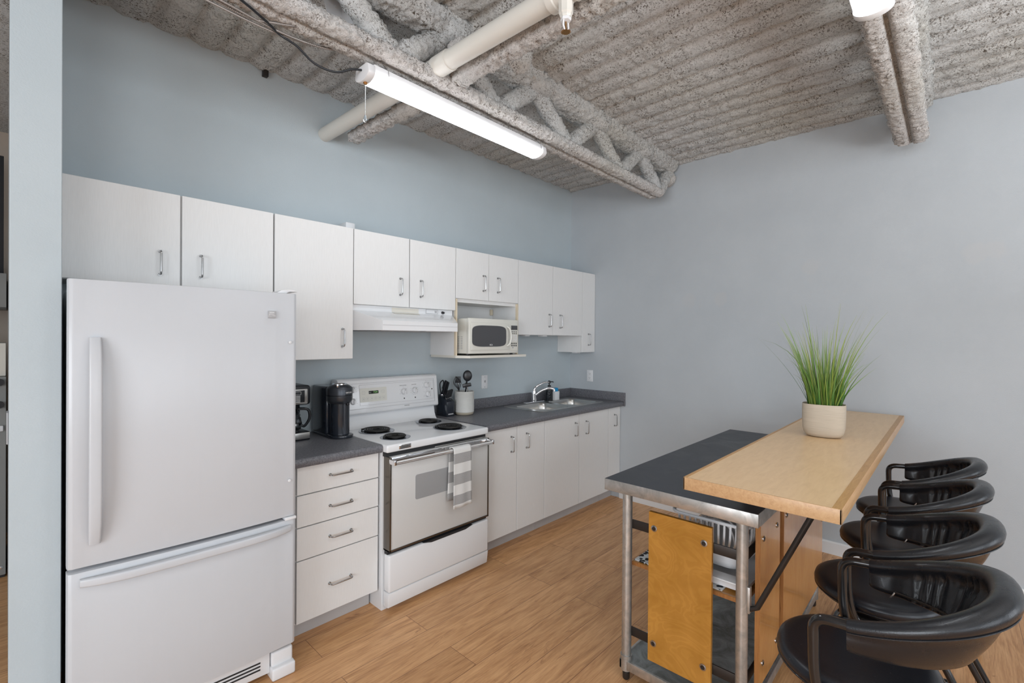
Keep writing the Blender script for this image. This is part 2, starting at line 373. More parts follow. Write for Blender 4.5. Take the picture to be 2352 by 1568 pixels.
# ceiling: fluted steel deck under sprayed fireproofing
def flute(x, y):
    u = (x / .1525) % 1.0
    g = math.exp(-((u - .5) / .15) ** 2)            # groove between ribs
    return g
def deck_z(x, y):
    wob = noise.noise(Vector((x * .9, y * .8, 3.1))) * .008
    xx = x + noise.noise(Vector((x * 2.2, y * 2.5, 9))) * .022
    z = H - .004 + (.030 - .016 * math.exp(y / .09)) * flute(xx, y) + wob
    p = Vector((x, y, 0))
    z += noise.noise(p * 24) * .007 + noise.noise(p * 60 + Vector((5, 1, 2))) * .007 + noise.noise(p * 11) * .006
    return z
b = B(); bm = b.bm; NX, NY = 400, 360; X0, X1, Y0, Y1 = -4.4, -.001, -3.75, -.001
grid = []
for i in range(NX + 1):
    row = []
    for j in range(NY + 1):
        x = X0 + (X1 - X0) * i / NX; y = Y0 + (Y1 - Y0) * j / NY
        row.append(bm.verts.new((x, y, deck_z(x, y))))
    grid.append(row)
for i in range(NX):
    for j in range(NY): bm.faces.new((grid[i][j], grid[i][j + 1], grid[i + 1][j + 1], grid[i + 1][j]))
cl = struct('ceiling', b, SPRAY, ang=180)
b = B(); b.box(-8.1, X0, -7, 4.6, H + .03, H + .12); b.box(X0, .1, -7, Y0, H + .03, H + .12); b.box(X0, .12, Y0, 0, H + .085, H + .12); b.box(-8.1, -4.062, 0, 4.6, H, H + .02)
struct('ceiling_deck', b, SPRAY, flat=True)
bpy.data.objects['ceiling_deck'].name = 'ceiling.001'

# ------------------------------------------------------------------ sprayed joists
def lumpy(path, prof, mtl, name, parent, amp=.010, seed=0, step=.012, fr=34):
    """sweep a closed 2-D profile (u across, v up) along a straight path with rough sprayed surface"""
    p0, p1 = Vector(path[0]), Vector(path[1]); L = (p1 - p0).length; t = (p1 - p0).normalized()
    up = Vector((0, 0, 1)) if abs(t.z) < .95 else Vector((0, 1, 0))
    w = t.cross(up).normalized(); u = w.cross(t).normalized()
    k = max(4, int(L / step)); rings = []
    # densify profile
    pr = []
    for i in range(len(prof)):
        a, c = Vector(prof[i]), Vector(prof[(i + 1) % len(prof)]); m_ = max(1, int((c - a).length / .010))
        for q in range(m_): pr.append(a.lerp(c, q / m_))
    cen = sum(pr, Vector((0, 0))) / len(pr)
    for i in range(k + 1):
        c = p0 + t * L * i / k; ring = []
        end = min(1, min(i, k - i) * step / .03 * .3 + .72)
        for q in pr:
            d = (q - cen) * end + cen
            P = c + w * d.x + u * d.y
            nn = noise.noise(P * fr + Vector((seed, 0, 0))) * amp + noise.noise(P * fr * 2.3 + Vector((seed, 5, 0))) * amp * .6
            dirn = (w * (q - cen).x + u * (q - cen).y).normalized()
            ring.append(P + dirn * nn)
        rings.append(ring)
    b = B(); b.rings(rings); return obj(name, b, mtl, parent, ang=180)
def ov(rx, ry, n=14): return [(rx * math.cos(2 * PI * i / n), ry * math.sin(2 * PI * i / n)) for i in range(n)]
CH = [(-.078, .012), (-.079, -.018), (-.062, -.033), (-.030, -.037), (-.012, -.033), (-.0045, -.008), (.0045, -.008), (.012, -.033), (.030, -.037), (.062, -.033), (.079, -.018), (.078, .012), (.055, .034), (-.055, .034)]
def joist(label, y, x0, x1, phase=0, webw=.047):
    t = thing('roof_joist', label, 'ceiling joist', ((x0 + x1) / 2, y, 2.75), 0, 'open web joists under the ceiling')
    lumpy(((x0, y, 2.778), (x1, y, 2.778)), CH, SPRAYP, 'bottom_chord', t, .012, y, .009, 52)
    lumpy(((x0 - .2, y, 3.055), (-.03, y, 3.055)), [(-.10, .045), (-.085, -.02), (-.04, -.045), (.04, -.045), (.085, -.02), (.10, .045)], SPRAY, 'top_chord', t, .014, y + 3, .010, 40)
    bot = [x1 + .02 - .655 * i for i in range(7)]
    prevtop = -.04
    for i, bx in enumerate(bot):
        if bx < x0 - .3: break
        tx = bx - .3275
        for (a, c) in (((prevtop, 3.05), (bx, 2.80)), ((bx, 2.80), (tx, 3.04))):
            lumpy(((c[0], y, c[1]), (a[0], y, a[1])), ov(webw, webw + .006, 20), SPRAY, 'web_member', t, .013, i + y, .012, 40)
        # thick spray flare at the top nodes
        lumpy(((tx, y - .02, 3.0), (tx, y - .02, 3.10)), ov(.11, .085, 26), SPRAY, 'top_node_lump', t, .018, i + y, .02)
        prevtop = tx
    lumpy(((-.09, y, 3.00), (-.012, y, 2.93)), ov(.055, .06), SPRAYP, 'wall_bearing_seat', t, .012, y, .012)
    return t
joist('spray-coated open-web joist above the lit tube light nearest the kitchen wall', -1.09, -4.3, -.27)
joist('spray-coated joist with a dark slot underneath, at the top right of the room', -2.755, -4.3, -.26)

# bridging bars, coated too, running towards the kitchen wall
def bridging(label, y0, y1, bend):
    t = thing('bridging_bar', label, 'ceiling brace', (-2.56, (y0 + y1) / 2, 2.79), 0, 'bridging bars beside the white pipe')
    k = 7; P = [(-2.56 + (-.015 if i == 0 else 0), y0 + (y1 - y0) * i / k, 2.79 + bend * (i / k) ** 3) for i in range(k + 1)]
    lumpy((P[0], P[-1]), [(-.04, .03), (-.044, -.02), (-.01, -.028), (.03, -.022), (.04, .02), (.02, .04)], SPRAYP, 'bar', t, .014, y0, .012, 42)
    return t
bridging('spray-coated brace bar whose rough end stops just short of the kitchen wall', -.15, -1.0, 0)
bridging('spray-coated brace bar below the white pipe, in front of the joist', -1.16, -2.66, 0)
# loose spray clumps hanging off the deck near joist
for k, (x, y, z, s, lb) in enumerate([(-2.30, -1.34, 2.985, .075, 'pale clump of spray coating hanging from the deck right of the white pipe'),
                                  (-2.56, -1.18, 2.925, .055, 'pale clump of spray coating just below the pipe joint'),
                                  (-2.86, -.88, 2.995, .075, 'pale flap of spray coating behind the white metal bracket')]):
    b = B(); b.sphere((0, 0, 0), s, 1.0, .8, 1.5, 28, 20)
    for v in b.bm.verts: v.co += v.co.normalized() * (noise.noise(v.co * 24 + Vector((k * 3, 0, 0))) * .022 + noise.noise(v.co * 60) * .008)
    b.xf(Matrix.Translation((x, y, z))); solo('spray_clump', b, SPRAYP, lb, 'spray coating', loc=(x, y, z), ang=180)

# sprinkler pipe
t = thing('sprinkler_pipe', 'cream painted pipe running from the kitchen wall through the joist', 'pipe', (-2.68, -1, 2.82))
obj('pipe_run', B().cyl((-2.68, .0, 2.828), (-2.68, -1.93, 2.800), .043, seg=32), PIPE, t)
obj('coupling', B().cyl((-2.68, -1.255, 2.81), (-2.68, -1.155, 2.811), .047, seg=32), PIPE, t)
obj('tee_fitting', B().lathe([(.043, 0), (.052, .002), (.052, .030), (.047, .034), (.047, .106), (.052, .110), (.052, .138), (.043, .14)], (-2.68, -1.84, 2.800), 32, axis='-y'), PIPE, t, ang=25)
obj('branch_pipe', B().cyl((-2.68, -1.96, 2.80), (-2.68, -3.9, 2.77), .043, seg=32), PIPE, t)
sx, sy, sz = -2.68, -1.912, 2.76
sh = obj('sprinkler', B().lathe([(.030, .02), (.030, .0), (.027, -.008), (.0265, -.045), (.022, -.050), (.0215, -.056), (.019, -.060)], (sx, sy, sz), 8), PIPE, t, ang=20, label='white pendent sprinkler under the pipe')
b = B(); b.lathe([(.017, -.056), (.020, -.064), (.019, -.072), (.010, -.074)], (sx, sy, sz), 6)
for q in (-1, 1): b.tube([(sx + q * .013, sy, sz - .07), (sx + q * .016, sy, sz - .09), (sx + q * .004, sy, sz - .108)], .0030, 8)
obj('frame_arms', b, PLW, sh)
obj('glass_bulb', B().cyl((sx, sy, sz - .074), (sx, sy, sz - .103), .0028, seg=10), BRASS, sh)
b = B(); ring = []
for k in range(32):
    r = .019 if k % 2 else .013; a = 2 * PI * k / 32; ring.append((sx + r * math.cos(a), sy + r * math.sin(a), sz - .112))
b.prism(ring, (0, 0, .002)); obj('deflector_plate', b, BRASS, sh, flat=True)

# ------------------------------------------------------------------ shop lights
def shop_light(label, x0, x1, y, z, chain, group):
    t = thing('shop_light', label, 'ceiling light', ((x0 + x1) / 2, y, z), 0, group)
    def prof(x, s=1.0, low=0):
        pts = []
        for k in range(13):
            a = PI + PI * k / 12; pts.append((x, y + .055 * s * math.cos(a), z - .002 + .028 * s * math.sin(a) - low))
        return pts
    b = B(); b.box(x0 + .03, x1 - .03, y - .050, y + .050, z + .002, z + .036, .004); obj('housing', b, PLW, t)
    b = B(); P = [(x0 + .034, y - .053, z + .001)] + prof(x0 + .034)[1:-1] + [(x0 + .034, y + .053, z + .001)]
    b.prism(P, (x1 - x0 - .068, 0, 0)); obj('light_cover', b, LIT, t, label='glowing white light cover')
    for xa, xb in ((x0, x0 + .034), (x1 - .034, x1)):
        b = B(); pts = [(xa, yy, zz) for (_, yy, zz) in prof(xa, 1.06)] + [(xa, y + .052, z + .028), (xa, y + .038, z + .036), (xa, y - .038, z + .036), (xa, y - .052, z + .028)]
        b.prism(pts, (xb - xa, 0, 0), .003, 2); obj('end_cap', b, PLW, t)
    for xh in (x0 + .10, x1 - .05):
        b = B(); b.tube([(xh, y - .057, z + .005), (xh, y - .05, z + .032), (xh, y - .01, z + .075)], .0012, 6); obj('hanger_wire', b, CHROME, t)
    if chain:
        b = B(); b.lathe([(.006, 0), (.010, -.008), (.006, -.014)], (x0 + .018, y, z - .026), 12); obj('chain_socket', b, BRASS, t)
        b = B(); zc = z - .036
        for k in range(44): b.sphere((x0 + .018, y, zc - k * .0032), .0017, u=6, v=4)
        pc = obj('pull_chain', b, CHROME, t)
        b = B(); b.lathe([(.002, .026), (.004, .022), (.008, .006), (.0085, .001), (.006, -.004), (0.001, -.006)], (x0 + .018, y, zc - 44 * .0032 - .022), 16); obj('pull_knob', b, GLASS, pc)
    return t
LIGHT1 = shop_light('lit tube light with a pull chain, hung below the joist near the kitchen wall', -3.02, -1.815, -1.07, 2.675, True, None)
shop_light('lit tube light cut off by the top edge, near the right joist', -3.25, -2.0, -2.74, 2.69, False, None)
# cords and cables
P = [(-3.75, -1.12, 2.74), (-3.55, -1.10, 2.735), (-3.40, -1.03, 2.735), (-3.33, -.99, 2.73), (-3.27, -1.0, 2.71), (-3.20, -1.01, 2.665), (-3.12, -1.03, 2.655), (-3.06, -1.06, 2.68), (-3.02, -1.07, 2.69)]
obj('power_cord', B().tube(smooth(P, 8), .0045, 8), BLK, LIGHT1, label='black power cord drooping to the joist')
def cable(P, lb):
    pts = smooth(P, 40); b = B(); b.tube(pts, [.0052 if i % 2 else .0040 for i in range(len(pts))], 8)
    solo('armoured_cable', b, CONDUIT, lb, 'cable', 'metal armoured cables along the joist')
cable([(-4.0, -1.05, 2.735), (-3.6, -1.03, 2.735), (-3.35, -1.00, 2.735), (-3.18, -1.00, 2.748), (-3.08, -1.03, 2.76)], 'ribbed metal cable along the joist, the one ending farthest right')
cable([(-4.0, -1.035, 2.737), (-3.6, -1.012, 2.737), (-3.45, -1.0, 2.735), (-3.36, -1.035, 2.74), (-3.30, -1.07, 2.742)], 'ribbed metal cable along the joist, the shorter one curling back at the black cord')
cable([(-4.0, -1.018, 2.733), (-3.6, -.995, 2.731), (-3.38, -.982, 2.733), (-3.22, -.99, 2.745), (-3.12, -1.01, 2.76)], 'ribbed metal cable along the joist, the one nearest the kitchen wall')
# metal bracket with wires
b = B(); b.prism([(-3.16, -1.42, 3.06), (-3.07, -1.42, 3.06), (-3.05, -1.42, 2.90), (-3.12, -1.42, 2.92)], (0, .004, 0)); b.prism([(-3.07, -1.42, 3.06), (-3.07, -1.54, 3.06), (-3.05, -1.54, 2.88), (-3.05, -1.42, 2.90)], (.004, 0, 0))
for z in (2.95, 3.0): b.cyl((-3.09, -1.425, z), (-3.09, -1.421, z), .006, seg=10)
b.xf(Matrix.Translation((.02, .49, .005))); solo('metal_bracket', b, PLW, 'white painted metal bracket plate with holes, above the joist', 'bracket', flat=True)
t = thing('wire_connector', 'yellow capped wire lying on top of the joist by the white bracket', 'wire', (-3.20, -1.07, 2.83))
obj('cap', B().cyl((-3.235, -1.055, 2.838), (-3.20, -1.065, 2.838), .009, .006, 12), YEL, t)
obj('wire', B().tube(smooth([(-3.20, -1.065, 2.838), (-3.14, -1.05, 2.842), (-3.08, -1.045, 2.838), (-3.05, -1.05, 2.825)], 6), .0025, 6), BLK, t)
solo('small_block', B().box(-3.058, -3.030, -.03, 0, 3.045, 3.085, .002), IRON, 'tiny dark block where the kitchen wall meets the ceiling', 'block')

# ------------------------------------------------------------------ kitchen cabinets
def pull(door, x, yf, z0, z1, horiz=False):
    """bent wire pull: (x,z0)-(x,z1) upright, or (z0..z1 as x range at height x) when horiz"""
    d = .030; b = B()
    if horiz: P = [(z0, yf, x), (z0, yf - d, x), (z1, yf - d, x), (z1, yf, x)]
    else: P = [(x, yf, z0), (x, yf - d, z0), (x, yf - d, z1), (x, yf, z1)]
    b.tube(fillet(P, .014, 5), .0042, 10)
    for p in (P[0], P[3]): b.cyl((p[0], yf, p[2]), (p[0], yf - .004, p[2]), .0075, seg=14)
    return obj('handle', b, CHROME, door)
TH = .018
def front(name, t, x0, x1, yf, z0, z1, m=CAB, g=.0018):
    b = B(); b.box(x0 + g, x1 - g, yf, yf + TH - .0015, z0 + g, z1 - g, .0012, 1); return obj(name, b, m, t)
def cabinet(label, x0, x1, yf, z0, z1, doors, group, kick=False, hollow=None):
    t = thing('kitchen_cabinet', label, 'cabinet', ((x0 + x1) / 2, yf / 2, 0 if kick else z0), 0, group)
    b = B(); zz = .105 if kick else z0; e = .0006
    if hollow:      # carcase with a lower open niche
        hz, bz = hollow; b.box(x0 + e, x1 - e, yf + TH, -.001, hz, z1 - .002)
        b.box(x0 + e, x0 + .016, yf + TH, -.001, bz, hz); b.box(x1 - .016, x1 - e, yf + TH, -.001, bz, hz); b.box(x0 + .016, x1 - .016, -.008, -.001, bz, hz)
    else: b.box(x0 + e, x1 - e, yf + TH, -.001, zz, z1 - .002)
    obj('carcase', b, CAB, t, flat=True)
    if kick: obj('kick_board', B().box(x0 + e, x1 - e, -.505, -.49, 0, .105), KICK, t, flat=True)
    for d in doors:
        dr = front('door', t, d[0], d[1], yf, d[2], d[3])
        if d[4] is not None: pull(dr, d[4], yf, d[5], d[6])
    return t
YU, YB = -.302, -.600; ZT = 2.193
GU, GL = 'white wall cabinets in one row', 'white base cabinets under the right worktop'
cabinet('white two-door wall cabinet above the fridge', -3.930, -3.098, YU, 1.765, ZT, [(-3.930, -3.512, 1.765, ZT, -3.591, 1.813, 1.919), (-3.508, -3.098, 1.765, ZT, -3.431, 1.815, 1.919)], GU)
cabinet('tall white single-door wall cabinet between the fridge and the range hood', -3.093, -2.638, YU, 1.404, ZT, [(-3.093, -2.638, 1.404, ZT, -2.708, 1.480, 1.583)], GU)
cabinet('white two-door wall cabinet right above the range hood', -2.636, -1.836, YU, 1.735, ZT, [(-2.636, -2.237, 1.735, ZT, -2.309, 1.815, 1.921), (-2.233, -1.836, 1.735, ZT, -2.147, 1.813, 1.921)], GU)
t = cabinet('white wall cabinet with an open niche holding the microwave', -1.834, -1.157, YU, 1.825, ZT, [(-1.834, -1.500, 1.825, ZT, -1.561, 1.900, 2.015), (-1.499, -1.157, 1.825, ZT, -1.404, 1.900, 2.012)], GU, hollow=(1.80, 1.407))
for x in (-1.834, -1.173): obj('edge_strip', B().box(x + .0005, x + .0155, YU, YU + TH - .001, 1.407, 1.822), EDGE, t, flat=True, label='raw cream chipboard edge strip')
b = B(); b.prism([(-1.834, -.01, 1.389), (-1.834, YU, 1.389), (-1.772, -.392, 1.389), (-1.157, -.392, 1.389), (-1.157, -.01, 1.389)], (0, 0, .018)); obj('shelf', b, BEIGE, t, flat=True, label='cream shelf reaching forward under the microwave')
obj('wall_bracket', B().box(-1.205, -1.178, -.024, -.009, 1.735, 1.785, .003), EDGE, t, label='yellowed plastic hanging bracket')
t = cabinet('white two-door wall cabinet over the sink', -1.156, -.227, YU, 1.567, ZT, [(-1.156, -.692, 1.567, ZT, -.747, 1.645, 1.753), (-.690, -.227, 1.567, ZT, -.586, 1.638, 1.753)], GU)
for x in (-1.0, -.76): obj('puck_light', B().box(x - .03, x + .03, -.27, -.21, 1.556, 1.567, .003), PLW, t)
t = cabinet('narrow white wall cabinet in the corner, hanging lower than its neighbour', -.226, -.002, YU, 1.405, ZT, [(-.226, -.002, 1.405, ZT, -.121, 1.478, 1.586)], GU)
obj('puck_light', B().box(-.17, -.11, -.20, -.14, 1.394, 1.405, .003), PLW, t)
solo('wall_junction_box', B().box(-2.60, -2.535, -.13, -.03, ZT, 2.268, .006), PLW, 'small white box standing on top of the wall cabinets', 'electrical box', loc=(-2.567, -.08, ZT))
# base units
t = thing('drawer_cabinet', 'white base cabinet with four drawers between the fridge and the stove', 'cabinet', (-2.87, -.3, 0))
obj('carcase', B().box(-3.093, -2.640, YB + TH, -.001, .105, .890), CAB, t, flat=True)
obj('kick_board', B().box(-3.093, -2.640, -.505, -.49, 0, .105), KICK, t, flat=True)
for z0, z1, hz in ((.748, .888, .822), (.587, .746, .662), (.4225, .585, .503), (.110, .4205, .258)):
    d = front('drawer', t, -3.093, -2.640, YB, z0, z1); pull(d, hz, YB, -2.923, -2.806, True)
cabinet('white two-door base cabinet just right of the stove', -1.833, -1.164, YB, .110, .890, [(-1.833, -1.486, .112, .888, -1.551, .708, .817), (-1.484, -1.164, .112, .888, -1.382, .712, .819)], GL, True)
cabinet('white two-door base cabinet under the sink', -1.162, -.218, YB, .110, .890, [(-1.162, -.690, .112, .888, -.751, .710, .818), (-.688, -.218, .112, .888, -.587, .706, .814)], GL, True)
cabinet('narrow white single-door base cabinet against the right wall', -.216, -.002, YB, .110, .890, [(-.216, -.002, .112, .888, -.112, .714, .818)], GL, True)
# worktops
ZC = .937
def edge_prof(y0):     # rolled front edge, in the y-z plane
    pts = [(-.001, .893), (-.001, ZC), (y0 + .018, ZC)]
    for k in range(1, 7): a = PI / 2 * k / 6; pts.append((y0 + .018 - .018 * math.sin(a), ZC - .018 + .018 * math.cos(a)))
    for k in range(1, 6): a = PI / 2 * k / 5; pts.append((y0 + .014 * (1 - math.cos(a)), .907 - .014 * math.sin(a)))
    return pts
t = thing('left_worktop', 'short grey speckled worktop between the fridge and the stove', 'countertop', (-2.87, -.32, .893))
t.name = 'worktop'; WLOC[t.name] = Vector(t.location)
b = B(); b.prism([(-3.14, y, z) for y, z in edge_prof(-.642)], (.5, 0, 0)); obj('slab', b, CTR, t, ang=50)
t = thing('worktop', 'long grey speckled worktop holding the sink, right of the stove', 'countertop', (-.92, -.32, .893))
b = B(); hx0, hx1, hy0, hy1 = -1.075, -.175, -.505, -.085
for xa, xb in ((-1.838, hx0), (hx1, -.001)): b.prism([(xa, y, z) for y, z in edge_prof(-.642)], (xb - xa, 0, 0))
P = [(y, z) for y, z in edge_prof(-.642) if y < -.01]; b.prism([(hx0, hy0, .893), (hx0, hy0, ZC)] + [(hx0, y, z) for y, z in P], (hx1 - hx0, 0, 0))
b.box(hx0, hx1, hy1, -.001, .893, ZC); obj('slab', b, CTR, t, ang=50)
obj('backsplash', B().box(-1.838, -.001, -.019, -.001, ZC, 1.022, .003), CTR, t)
obj('backsplash', B().box(-.019, -.001, -.655, -.0195, ZC, 1.022, .003), CTR, t)
obj('end_block', B().box(-.019, -.001, -.655, -.6425, .893, ZC, .002), CTR, t)
# sink
t = thing('kitchen_sink', 'double-bowl stainless steel sink set into the right worktop', 'sink', (-.625, -.29, ZC))
bowls = [(-1.045, -.655), (-.60, -.21)]; by0, by1 = -.490, -.150; rx0, rx1, ry0, ry1 = -1.10, -.155, -.515, -.072
bm_ = bmesh.new(); edges = []
def loop(pts, z):
    vs = [bm_.verts.new((x, y, z)) for x, y in pts]; return [bm_.edges.new((vs[i], vs[(i + 1) % len(vs)])) for i in range(len(vs))]
edges += loop(rrect(rx0, rx1, ry0, ry1, .03), ZC + .004)
for a, c in bowls: edges += loop(rrect(a, c, by0, by1, .07, 8), ZC + .004)
bmesh.ops.triangle_fill(bm_, use_beauty=True, edges=edges)
b = B(); b._merge(bm_)
o_, i_ = rrect(rx0, rx1, ry0, ry1, .03), rrect(rx0 - .003, rx1 + .003, ry0 - .003, ry1 + .003, .033)
b.rings([[(x, y, ZC + .004) for x, y in o_], [(x, y, ZC + .0005) for x, y in i_]], cap=False); obj('rim', b, STEEL, t)
for a, c in bowls:
    b = B(); rr = []
    for ins, z in ((0, .004), (.006, -.004), (.012, -.04), (.018, -.10), (.028, -.14), (.06, -.160), (.12, -.165)):
        rr.append([(x, y, ZC + z) for x, y in rrect(a + ins, c - ins, by0 + ins, by1 - ins, max(.07 - ins * .3, .02), 8)])
    V = [[b.bm.verts.new(p) for p in r] for r in rr]
    for i in range(len(V) - 1):
        for j in range(len(V[0])): b.bm.faces.new((V[i][j], V[i + 1][j], V[i + 1][(j + 1) % len(V[0])], V[i][(j + 1) % len(V[0])]))
    b.bm.faces.new(V[-1]); bo = obj('bowl', b, STEEL, t, ang=60)
    obj('drain', B().lathe([(.042, .003), (.036, .004), (.02, .001), (.004, .001)], ((a + c) / 2, (by0 + by1) / 2, ZC - .1645), 24), PCHROME, bo)
# faucet
t = thing('kitchen_faucet', 'chrome single-lever faucet with pull-out spout behind the sink', 'faucet', (-.715, -.105, ZC))
fz = ZC + .004; fx, fy = -.715, -.105
obj('base_plate', B().box(fx - .13, fx + .13, fy - .024, fy + .024, fz, fz + .012, .006, 3), PCHROME, t)
obj('body', B().lathe([(.024, 0), (.024, .03), (.021, .07), (.022, .095), (.018, .108), (.006, .112)], (fx, fy, fz + .01), 24), PCHROME, t)
obj('spout', B().tube(smooth([(fx, fy, fz + .06), (fx + .045, fy - .05, fz + .11), (fx + .085, fy - .10, fz + .135), (fx + .115, fy - .135, fz + .130), (fx + .122, fy - .143, fz + .108)], 6), [.012] * 10 + [.0135] * 10 + [.0125] * 5, 16), PCHROME, t)
obj('lever', B().tube(smooth([(fx, fy, fz + .115), (fx + .02, fy - .015, fz + .15), (fx + .08, fy - .05, fz + .183), (fx + .125, fy - .08, fz + .188)], 6), [.017] * 5 + [.011] * 5 + [.007] * 5 + [.0055] * 4, 12), PCHROME, t)
# soap bottle and sponge holder
bx, by = -.475, -.095
t = thing('soap_dispenser', 'black honeycomb-textured soap pump bottle beside the faucet', 'soap bottle', (bx, by, ZC))
HEX = mat('black_honeycomb', (.012, .014, .018), .3); n = N(HEX); vo = n.n('ShaderNodeTexVoronoi', Scale=62.0); n.l(n.co(), vo.inputs['Vector']); n.bump(vo.outputs['Distance'], .004, 1)
obj('bottle', B().lathe([(.034, 0), (.038, .006), (.038, .105), (.034, .122), (.018, .130), (.015, .134)], (bx, by, ZC), 28, 1, .8), HEX, t)
b = B(); b.lathe([(.015, .130), (.016, .150), (.006, .153), (.006, .165), (.013, .167), (.013, .19), (.008, .195)], (bx, by, ZC), 18); b.tube([(bx, by, ZC + .182), (bx + .02, by - .03, ZC + .184), (bx + .022, by - .034, ZC + .176)], .005, 8); obj('pump', b, BLK, t)
sx0, sx1 = -.425, -.350
b = B(); b.box(sx0, sx1, -.125, -.065, ZC, ZC + .003); b.box(sx0, sx1, -.125, -.122, ZC, ZC + .085, .001); b.box(sx0, sx1, -.068, -.065, ZC, ZC + .085, .001); b.box(sx0, sx0 + .003, -.125, -.065, ZC, ZC + .085, .001); b.box(sx1 - .003, sx1, -.125, -.065, ZC, ZC + .085, .001)
solo('sponge_holder', b, PLW, 'small square white holder at the back of the sink', 'holder', loc=(-.387, -.095, ZC))
b = B(); b.box(-.420, -.355, -.115, -.075, ZC + .004, ZC + .118, .006); solo('sponge', b, BLUE, 'blue sponge sticking out of the white holder by the sink', 'sponge', loc=(-.387, -.095, ZC + .004))

# wall plates
def plate(name, label, cat, M, parts):
    t = thing(name, label, cat, M.to_translation())
    b = B(); b.box(-.036, .036, -.006, 0, -.058, .058, .0025); b.xf(M); obj('cover_plate', b, PLW, t)
    for nm, bb, m_ in parts: bb.xf(M); obj(nm, bb, m_, t)
    return t
M = Matrix.Translation((-1.256, -.0005, 1.160)); b = B(); b.box(-.005, .005, -.016, -.006, -.004, .014, .002); b2 = B()
for z in (.043, -.043): b2.cyl((0, -.006, z), (0, -.0075, z), .003, seg=10)
plate('light_switch', 'white switch plate on the wall above the right worktop', 'switch', M, [('toggle', b, PLG), ('screw', b2, CHROME)])
M = Matrix.Translation((-.0005, -.248, 1.163)) @ Matrix.Rotation(-PI / 2, 4, 'Z'); b = B(); b2 = B()
for z in (.02, -.02): b.prism([(x, -.0062, z + y) for x, y in rrect(-.017, .017, -.014, .014, .010)], (0, -.0025, 0))
for z in (.02, -.02):
    b2.box(-.008, -.006, -.0095, -.0085, z - .002, z + .007); b2.box(.006, .008, -.0095, -.0085, z - .002, z + .007); b2.cyl((0, -.0085, z - .008), (0, -.0095, z - .008), .0025, seg=10)
plate('power_outlet', 'white double power outlet on the right wall over the worktop', 'outlet', M, [('socket_face', b, PLW), ('slots', b2, BLKM)])

# ------------------------------------------------------------------ range hood
t = thing('range_hood', 'white range hood above the stove', 'range hood', (-2.24, -.25, 1.58))
b = B(); zt, zb = 1.734, 1.578
A = [(-2.634, -.285), (-1.852, -.285)]; L = [(-2.546, -.48), (-1.967, -.48)]
def V3(p, z): return (p[0], p[1], z)
bot = [V3((-2.634, -.002), zb), V3((-1.852, -.002), zb), V3(A[1], zb), V3(L[1], zb), V3(L[0], zb), V3(A[0], zb)]
vt = [b.bm.verts.new(p) for p in bot]
mid = [b.bm.verts.new(p) for p in (V3(L[1], 1.636), V3(L[0], 1.636))]
up = [b.bm.verts.new(p) for p in (V3(A[0], 1.700), V3(A[1], 1.700))]
top = [b.bm.verts.new(p) for p in (V3(A[0], zt), V3(A[1], zt), V3((-1.852, -.002), zt), V3((-2.634, -.002), zt))]
F = b.bm.faces.new
F((vt[3], vt[4], mid[1], mid[0])); F((mid[1], up[0], up[1], mid[0])); F((up[0], top[0], top[1], up[1])); F((top[0], top[3], top[2], top[1]))
F((vt[4], vt[5], up[0], mid[1])); F((vt[2], vt[3], mid[0], up[1])); F((vt[5], vt[0], top[3], top[0], up[0])); F((vt[1], vt[2], up[1], top[1], top[2])); F((vt[0], vt[1], top[2], top[3])); F((vt[0], vt[5], vt[4], vt[3], vt[2], vt[1]))
obj('hood_body', b, APP, t, ang=20)
obj('lip_seam', B().box(-2.545, -1.968, -.4808, -.4795, 1.6085, 1.6105), PLG, t, flat=True)
def slope(x, s): return Vector((x, -.285 - .195 * s, 1.700 - .064 * s))
b = B(); b.box(-2.36, -2.15, -.2862, -.2848, 1.702, 1.730); obj('filter_label', b, BEIGE, t, flat=True)
b = B(); b.poly([slope(-2.36, .02) + Vector((0, 0, .001)), slope(-2.15, .02) + Vector((0, 0, .001)), slope(-2.16, .18) + Vector((0, 0, .001)), slope(-2.355, .18) + Vector((0, 0, .001))]); obj('filter_label', b, BEIGE, t, flat=True)
b = B(); b.box(-2.09, -1.985, -.2864, -.285, 1.703, 1.732); obj('control_plate', b, PLG, t, flat=True)
b = B(); b.box(-2.086, -1.989, -.287, -.2862, 1.706, 1.729); obj('control_plate', b, APP, t, flat=True)
obj('rocker_switch', B().box(-2.015, -1.997, -.290, -.287, 1.711, 1.724, .001), PLG, t)
obj('control_knob', B().cyl((-1.945, -.286, 1.715), (-1.945, -.303, 1.713), .010, .008, 16), BLK, t)
b = B(); b.box(-2.53, -2.25, -.44, -.06, 1.574, 1.5785); b.box(-2.2, -1.98, -.44, -.06, 1.574, 1.5785); obj('grease_filter', b, PLG, t, flat=True)

# ------------------------------------------------------------------ microwave
t = thing('microwave', 'off-white countertop microwave on the shelf under the wall cabinet', 'microwave', (-1.52, -.22, 1.407))
mx0, mx1, my, mz0, mz1 = -1.790, -1.262, -.400, 1.421, 1.682
obj('casing', B().box(mx0 + .004, mx1 - .004, my + .022, -.06, mz0, mz1 - .002, .006), MWC, t)
